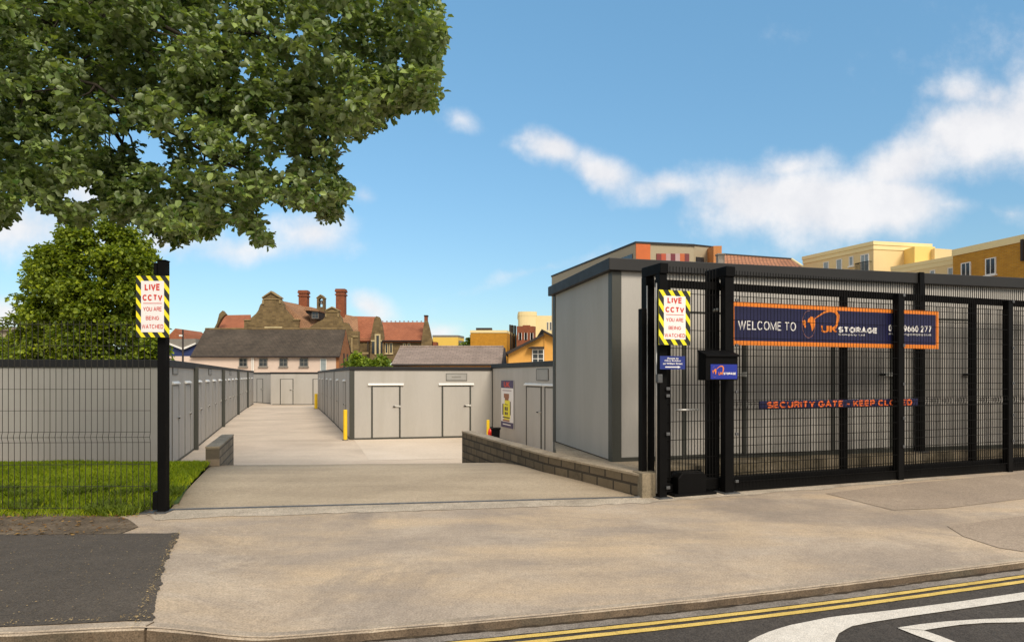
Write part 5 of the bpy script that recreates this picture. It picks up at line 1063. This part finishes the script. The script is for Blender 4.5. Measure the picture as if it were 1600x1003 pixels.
for q in ((283, 208, 318, 290), (368, 190, 405, 262), (452, 172, 480, 235)): (xa, ya_), (xb_, yb_) = c6([q[:2], q[2:]]); window(ya, fl, xa, xb_, ya_, yb_, 0, 'glass_pale', 'frame_white', (0, 0), True)
(xa, ya_), (xb_, yb_) = c6([(528, 158), (582, 330)]); window(ya, fl, xa, xb_, ya_, yb_, 0, 'glass_pale', 'frame_white', (1, 0), False)
s0, s1 = h(fl, 512, 240)[0], h(fl, 598, 240)[0]; z1, z0 = h(fl, 550, 212)[1], h(fl, 550, 290)[1]; mb = MB()
for i in range(11): s_ = s0 + (s1 - s0) * i / 10; mb.box(fl, s_ - .012, s_ + .012, -.34, -.31, z0, z1)
mb.box(fl, s0, s1, -.35, -.3, z1 - .04, z1); mb.box(fl, s0, s0 + .03, -.3, 0, z1 - .04, z1); mb.box(fl, s1 - .03, s1, -.3, 0, z1 - .04, z1); mb.box(fl, s0, s1, -.36, 0, z0 - .1, z0); mb.build('balcony', M['black'], ya)
# bright bay and lower wing
bb0, bb1 = P(*c6([(880, 105)])[0], 44.2), P(*c6([(1015, 110)])[0], 44.4); MB().prism([V2(bb0), V2(bb1), (bb1.x + .4, 48), (bb0.x + .2, 48)], ZY, bb0.z).build('bay', M['render_yellow'], ya)
w0 = P(*c6([(726, 240)])[0], 43.6); w1 = at_h(*c6([(1136, 168)])[0], w0.z); w2 = at_h(*c6([(1300, 140)])[0], w0.z)
block3(ya, [w0, w1], [(w1.x + 3, w1.y + 5), (w0.x + 3, w0.y + 3)], w0.z, 'render_apartment', .5)
fw = Frame(w0, w1)
for q in ((985, 262, 1018, 320), (1102, 245, 1140, 320)): (xa, ya_), (xb_, yb_) = c6([q[:2], q[2:]]); window(ya, fw, xa, xb_, ya_, yb_, 0, 'glass_pale', 'frame_white', (0, 0), True)
e0, e1 = P(*c6([(1012, 118)])[0], 44.0), P(*c6([(1140, 124)])[0], 44.5); MB().prism([V2(e0), V2(e1), (e1.x + .5, 50), (e0.x, 50)], ZY, e0.z).build('wing', M['render_apartment'], ya)
# --- ochre brick block far right
a = P(*c6([(1132, 128)])[0], 38.5); b = at_h(*c6([(1640, 18)])[0], a.z); b2 = Vector(V2(a)) + (Vector(V2(b)) - Vector(V2(a))) * 1.5
ob = thing('ochre_block', (a.x, a.y, ZY), 'ochre brick apartment block with white windows at the right edge', 'building')
u_ = (Vector(V2(b)) - Vector(V2(a))).normalized(); nb = Vector((-u_.y, u_.x)); ft = [V2(a), tuple(b2), tuple(b2 + nb * 9), tuple(Vector(V2(a)) + nb * 9)]
MB().prism(ft, ZY, a.z - .38).build('wall', M['brick_ochre'], ob); ce = sum((Vector(q) for q in ft), Vector((0, 0))) / 4; MB().prism([tuple(ce + (Vector(q) - ce) * 1.01) for q in ft], a.z - .38, a.z).build('parapet', M['render_cream'], ob)
fo = Frame(a, b)
for q in ((1190, 212, 1252, 330), (1350, 182, 1418, 292)): (xa, ya_), (xb_, yb_) = c6([q[:2], q[2:]]); window(ob, fo, xa, xb_, ya_, yb_, 0, 'glass', 'frame_white', (1, 0), True)
(xa, ya_), (xb_, yb_) = c6([(1590, 62), (1606, 200)]); s_ = fo.hit(xa, ya_); s2 = fo.hit(xb_, yb_); MB().box(fo, s_[0], s2[0], -.15, 0, s2[1], s_[1]).build('downpipe', M['dark_trim'], ob)
# --- far left
c1 = cz(4, 0, 380)
bs = thing('blue_shed', P(285, 600, 70), 'blue shed with a pale shallow gable roof, seen past the black post', 'building')
o, f = blk('wall', c1([(1000, 760), (1000, 660), (1060, 630), (1140, 660), (1150, 668), (1228, 630), (1240, 640), (1240, 760)]), 70, 78, 'shed_blue', bs)
h = lambda x, y: f.hit(*c1([(x, y)])[0])
mb = MB(); mb.slab(f, [h(1062, 600), h(1230, 598), h(1232, 632), h(1152, 666), h(1062, 625)], -.3, 9); mb.build('roof', M['grey_clad'], bs)
mb = MB(); mb.slab(f, [h(1150, 655), h(1232, 622), h(1232, 632), h(1152, 668), h(1062, 632), h(1062, 622)], -.36, -.3); mb.build('fascia', M['frame_white'], bs)
bh = thing('brown_house', P(275, 600, 95), 'far red-brown gable roof peeping out beside the black post', 'building')
blk('roof', c1([(1040, 600), (1060, 570), (1096, 532), (1132, 562), (1152, 600)]), 95, 103, 'tile_red', bh); blk('wall', c1([(1042, 800), (1042, 600), (1150, 600), (1150, 800)]), 95.2, 103, 'render_pink', bh)
tpole = P(1143 / 4, 380 + 540 / 4, 40); bp = P(1143 / 4, 600, 40); bp.z = ZY
ph = thing('lamp_pole', bp, 'slim brown pole with a small white lamp behind the left row of containers', 'pole')
MB().tube([bp, tpole], [.07, .05], 8).build('shaft', M['dark_trim'], ph, smooth=True); q = P(1133 / 4, 380 + 578 / 4, 40); MB().box(Frame((q.x - .1, 40), (q.x + .1, 40)), 0, .2, -.1, .1, q.z - .06, q.z + .06).build('lamp', M['frame_white'], ph, .02)
gl = thing('grey_building', P(0, 600, 75), 'low grey building at the left edge behind the round tree', 'building')
blk('wall', c1([(-500, 760), (-500, 545), (90, 545), (90, 760)]), 75, 85, 'cladding', gl); blk('roof', c1([(-500, 545), (-500, 522), (95, 522), (95, 545)]), 74.6, 85, 'gutter', gl); blk('window', c1([(-200, 610), (-200, 585), (60, 585), (60, 610)]), 74.9, 75.1, 'glass', gl)
# ------------------------------------------------------------------ trees and shrubs
def inside(poly, x, y):
    c = False; j = len(poly) - 1
    for i in range(len(poly)):
        (xi, yi), (xj, yj) = poly[i], poly[j]
        if (yi > y) != (yj > y) and x < (xj - xi) * (y - yi) / (yj - yi) + xi: c = not c
        j = i
    return c
def leaves(C, Nrm, size, aspect=.62, droop=.25, jitter=.5):
    "C: leaf base points, Nrm: pointing direction of each leaf; folded six-point leaves"
    n = len(C); d = Nrm / np.linalg.norm(Nrm, axis=1)[:, None]
    up = np.tile(np.array([0, 0, 1.]), (n, 1)) + RNG.normal(0, jitter, (n, 3)); s = np.cross(d, up); s /= np.linalg.norm(s, axis=1)[:, None] + 1e-9; u = np.cross(s, d)
    L = (size * RNG.uniform(.5, 1.35, n))[:, None]; W = L * aspect * .5
    V = np.zeros((n, 6, 3)); V[:, 0] = C; V[:, 1] = C + d * L * .28 + s * W * .86 + u * L * .08; V[:, 2] = C + d * L * .76 + s * W * .95 + u * L * .02; V[:, 3] = C + d * L - u * L * droop; V[:, 4] = C + d * L * .76 - s * W * .95 + u * L * .02; V[:, 5] = C + d * L * .28 - s * W * .86 + u * L * .08
    idx = np.arange(n)[:, None] * 6; Fc = np.concatenate([idx + np.array([0, 1, 2, 3]), idx + np.array([0, 3, 4, 5])]); return V.reshape(-1, 3), Fc
def rosettes(pts, k, size, spread, outward=None, aspect=.62):
    pts = np.asarray(pts); n = len(pts); C = np.repeat(pts, k, 0) + RNG.normal(0, spread, (n * k, 3)); ang = np.tile(np.arange(k) / k * 6.283, n) + np.repeat(RNG.uniform(0, 6.28, n), k)
    ax = RNG.normal(0, .55, (n, 3)) + np.array([0, 0, .55]) + (outward if outward is not None else 0); ax /= np.linalg.norm(ax, axis=1)[:, None]
    t = np.cross(ax, np.tile([.31, .83, .47], (n, 1))); t /= np.linalg.norm(t, axis=1)[:, None]; b = np.cross(ax, t); t, b, ax = (np.repeat(q, k, 0) for q in (t, b, ax))
    D = t * np.cos(ang)[:, None] + b * np.sin(ang)[:, None] + ax * RNG.uniform(-.15, .6, n * k)[:, None]; return leaves(C, D, size, aspect)
def ray(px, py, Y): return np.array([(px - CX) * Y / F, Y, EYE - (py - HY) * Y / F])
M['leaf_big'] = leafmat('leaf_big_tree', (.03, .075, .006), (.33, .43, .135), (.31, .37, .18), .30, .42)
M['leaf_round'] = leafmat('leaf_round_tree', (.035, .08, .004), (.33, .40, .022), (.20, .26, .03), .33, .5)
M['leaf_bush'] = leafmat('leaf_bush', (.06, .12, .008), (.28, .36, .025), (.17, .23, .03), .3, .5)
M['bark'] = mat('bark', (.075, .06, .042), .9, 0, .35, 3, 20, .9, 18, stretch=(1, 1, .3))
# big overhanging tree: trunk stands left of the view, boughs reach right over the entrance
bt = thing('broadleaf_tree', (-7.9, 8.6, 0), 'large broadleaf tree with pale green leaves overhanging the upper left', 'tree')
T0 = Vector((-7.9, 8.6, 0))
poly = [(-260, -420), (-260, 330), (-60, 345), (12, 350), (22, 330), (34, 300), (62, 322), (84, 330), (100, 342), (118, 352), (140, 345), (150, 325), (175, 335), (190, 350), (215, 345), (250, 375), (268, 382), (290, 378), (315, 366), (330, 370), (350, 345), (372, 350), (400, 378), (424, 386), (420, 360), (398, 332), (402, 308), (440, 312), (466, 326), (492, 320), (497, 343), (524, 348), (545, 310), (538, 270), (536, 225), (560, 214), (590, 204), (612, 178), (640, 170), (668, 168), (684, 146), (682, 112), (694, 66), (692, 24), (676, -60), (640, -160), (560, -300), (420, -420)]
holes = [(182, 218, 26, 16), (232, 240, 22, 22), (128, 305, 34, 18), (252, 248, 16, 14), (85, 215, 12, 12), (372, 215, 20, 12), (388, 120, 18, 8), (424, 185, 14, 14), (520, 30, 22, 8), (465, 55, 16, 10), (352, 330, 10, 10), (180, 180, 12, 14), (440, 255, 16, 16), (416, 258, 12, 12), (258, 290, 12, 9), (362, 268, 14, 9), (625, 100, 10, 12), (540, 150, 10, 10), (60, 260, 14, 10)]
bough = []; rnd = random.Random(5)
while len(bough) < 820:
    best = None
    for _ in range(5):
        while True:
            x, y = rnd.uniform(-260, 700), rnd.uniform(-420, 390)
            if inside(poly, x, y) and not (y < -60 and rnd.random() < .62): break
        d_ = min((math.hypot(x - q[0], y - q[1]) for q in bough), default=1e9) * (1 if y > -60 else .6)
        if best is None or d_ > best[0]: best = (d_, x, y)
    bough.append((best[1], best[2], rnd.triangular(5.8, 10.2, 7.4)))
while len(bough) < 960:
    x, y = rnd.uniform(-60, 695), rnd.uniform(40, 388)
    if inside(poly, x, y) and not inside(poly, x + rnd.gauss(0, 26), y + abs(rnd.gauss(0, 36))): bough.append((x, y, rnd.triangular(6.2, 9.5, 7.6)))
# edges: small boughs following the rim so that the outline keeps its ragged lobes
rim = [p for p in poly if p[1] > -80 and p[0] > -80]
cen = []; 
def rimdist(x, y): return min(math.hypot(x - a[0], y - a[1]) for a in rim)
pts = []; outs = []
for (x, y, Y) in bough:
    c = ray(x, y, Y); rad = rnd.uniform(.14, .30); 
    e = rimdist(x, y)
    bias = np.array([.15, -.95, .3]) if rnd.random() < .5 else np.array([.1, .1, .45])
    m_ = int(32 * (rad / .28) ** 2)
    for i in range(m_):
        v = np.array([rnd.gauss(0, 1) for _ in range(3)]); v /= np.linalg.norm(v); q = c + v * rad * np.array([1.15, 1.15, .62]) * rnd.random() ** .4 - np.array([0, 0, .1 * rnd.random()])
        px = CX + q[0] / q[1] * F; py = HY - (q[2] - EYE) / q[1] * F
        if not inside(poly, px + rnd.gauss(0, 3), py + rnd.gauss(0, 3)): continue
        if any(((px - hx) / hw) ** 2 + ((py - hy) / hh) ** 2 < 1 + rnd.gauss(0, .2) for hx, hy, hw, hh in holes): continue
        pts.append(q); outs.append(v * .6 + bias)
Vv, Fc = rosettes(pts, 7, .076, .018, np.array(outs), .66); me = raw_mesh('crown', Vv, Fc, 4); link('crown', me, M['leaf_big'], bt, smooth=False); me.vertices.foreach_set('co', (Vv - np.array(T0)).astype(np.float32).ravel()); me.update()
def limb(mb, a, b, r0, r1, sag=.3, n=7, wob=.12, seed=0):
    rr = random.Random(seed); pts = []; a = Vector(a); b = Vector(b)
    for i in range(n + 1):
        t = i / n; q = a.lerp(b, t); q += Vector((rr.gauss(0, wob), rr.gauss(0, wob), rr.gauss(0, wob) + sag * math.sin(t * 3.14))) * (1 if 0 < i < n else 0); pts.append(q)
    mb.tube(pts, [r0 + (r1 - r0) * i / n for i in range(n + 1)], 8); return pts
mb = MB(); tp_ = limb(mb, T0 - Vector((0, 0, .1)), T0 + Vector((.3, -.2, 5.6)), .42, .24, 0, 8, .05, 1); mb.build('trunk', M['bark'], bt, smooth=True)
mb = MB(); ends = [Vector(ray(x, y, Y)) for x, y, Y in ((590, 80, 7.6), (480, 210, 7.4), (380, 270, 7.0), (240, 280, 7.6), (350, 60, 6.4), (480, -100, 8.4), (200, -60, 9), (150, 150, 6.4), (-100, -250, 8))]
for i, e in enumerate(ends):
    st = tp_[rnd.choice((7, 8))]; L_ = limb(mb, st, e + Vector((0, .6, .1)), .085, .008, .5, 8, .1, i + 3)
    for k in range(9):
        s_ = L_[rnd.choice((3, 4, 5, 6, 7))]; cand = min((Vector(ray(*rnd.choice(bough))) for _ in range(12)), key=lambda c: (c - s_).length); limb(mb, s_, cand, .014, .003, .08, 5, .04, i * 17 + k)
mb.build('branch', M['bark'], bt, smooth=True)
# round tree behind the left container
def lobed_tree(name, label, px, py0, py1, poly, Y, dY, nb, rad, leaf, k, per, m, base, group=None, seed=3):
    rr = random.Random(seed); b = P(px, py1, Y); b.z = base; t = thing(name, b, label, 'tree' if 'tree' in name else 'shrub', group); pts = []; outs = []
    xs = [p[0] for p in poly]; ys = [p[1] for p in poly]; cx, cy = (min(xs) + max(xs)) / 2, (min(ys) + max(ys)) / 2; hw, hh_ = (max(xs) - min(xs)) / 2, (max(ys) - min(ys)) / 2
    cnt = 0
    while cnt < nb:
        x, y = rr.uniform(min(xs), max(xs)), rr.uniform(min(ys), max(ys))
        if not inside(poly, x, y): continue
        e = min(1, ((x - cx) / hw) ** 2 * .8 + ((y - cy) / hh_) ** 2 * .6); dd = dY * math.sqrt(max(.05, 1 - e)); yy = Y + dd * (rr.uniform(-1, -.55) if rr.random() < .6 else rr.uniform(-1, 1))
        c = ray(x, y, yy); cnt += 1; r_ = rad * rr.uniform(.6, 1.2)
        for i in range(per):
            v = np.array([rr.gauss(0, 1) for _ in range(3)]); v /= np.linalg.norm(v)
            if v[2] < -.35 and rr.random() < .6: v[2] = abs(v[2])
            q = c + v * r_ * np.array([1, 1, .8]) * rr.random() ** .3; a = CX + q[0] / q[1] * F; b_ = HY - (q[2] - EYE) / q[1] * F
            if not inside(poly, a + rr.gauss(0, 7), b_ + rr.gauss(0, 7)) and rr.random() < .6: continue
            pts.append(q); outs.append(v)
    Vv, Fc = rosettes(pts, k, leaf, leaf * .3, np.array(outs), .7); me = raw_mesh('crown', Vv - np.array(b), Fc, 4); link('crown', me, m, t)
    mb = MB(); top = P(cx, min(ys) + hh_ * .7, Y); tt = limb(mb, b, top, .0095 * Y, .003 * Y, 0, 8, .05 * Y / 20, seed)
    mb.build('trunk', M['bark'], t, smooth=True); mb = MB()
    for i in range(14):
        x, y = rr.uniform(min(xs), max(xs)), rr.uniform(min(ys), max(ys))
        if inside(poly, x, y): limb(mb, tt[rr.choice((2, 3, 4, 5, 6))], P(x, y, Y + rr.uniform(-.6, .6) * dY), .003 * Y, .0006 * Y, .2, 5, .06, i)
    mb.build('branch', M['bark'], t, smooth=True); return t
lobed_tree('round_tree', 'rounded bright green tree behind the left container and striped sign', 135, 335, 620, [(118, 348), (140, 336), (175, 345), (198, 366), (222, 380), (232, 400), (240, 430), (248, 470), (252, 520), (252, 600), (12, 600), (20, 545), (24, 512), (36, 490), (34, 462), (40, 440), (48, 416), (62, 412), (68, 388), (84, 378), (96, 362)], 29.5, 2.6, 170, .74, .15, 6, 120, M['leaf_round'], ZY)
lobed_tree('garden_shrub', 'bright green rounded bush behind the right row of containers', 576, 552, 610, [(546, 612), (547, 572), (552, 560), (565, 553), (580, 551), (592, 556), (602, 568), (606, 590), (606, 612)], 52, 1.5, 46, .55, .3, 5, 40, M['leaf_bush'], ZY, seed=8)
lobed_tree('garden_shrub', 'dark green shrub at the left edge below the grey building', 5, 528, 610, [(-70, 620), (-70, 545), (-30, 532), (10, 530), (28, 540), (34, 565), (34, 620)], 40, 1.5, 46, .6, .26, 5, 40, M['leaf_round'], ZY, seed=9)
lobed_tree('garden_shrub', 'small pale green shrub tuft between the yellow building and the golden brick block', 729, 525, 600, [(722, 600), (722, 534), (728, 526), (736, 530), (738, 600)], 90, 1, 12, .6, .35, 5, 30, M['leaf_bush'], ZY, seed=10)
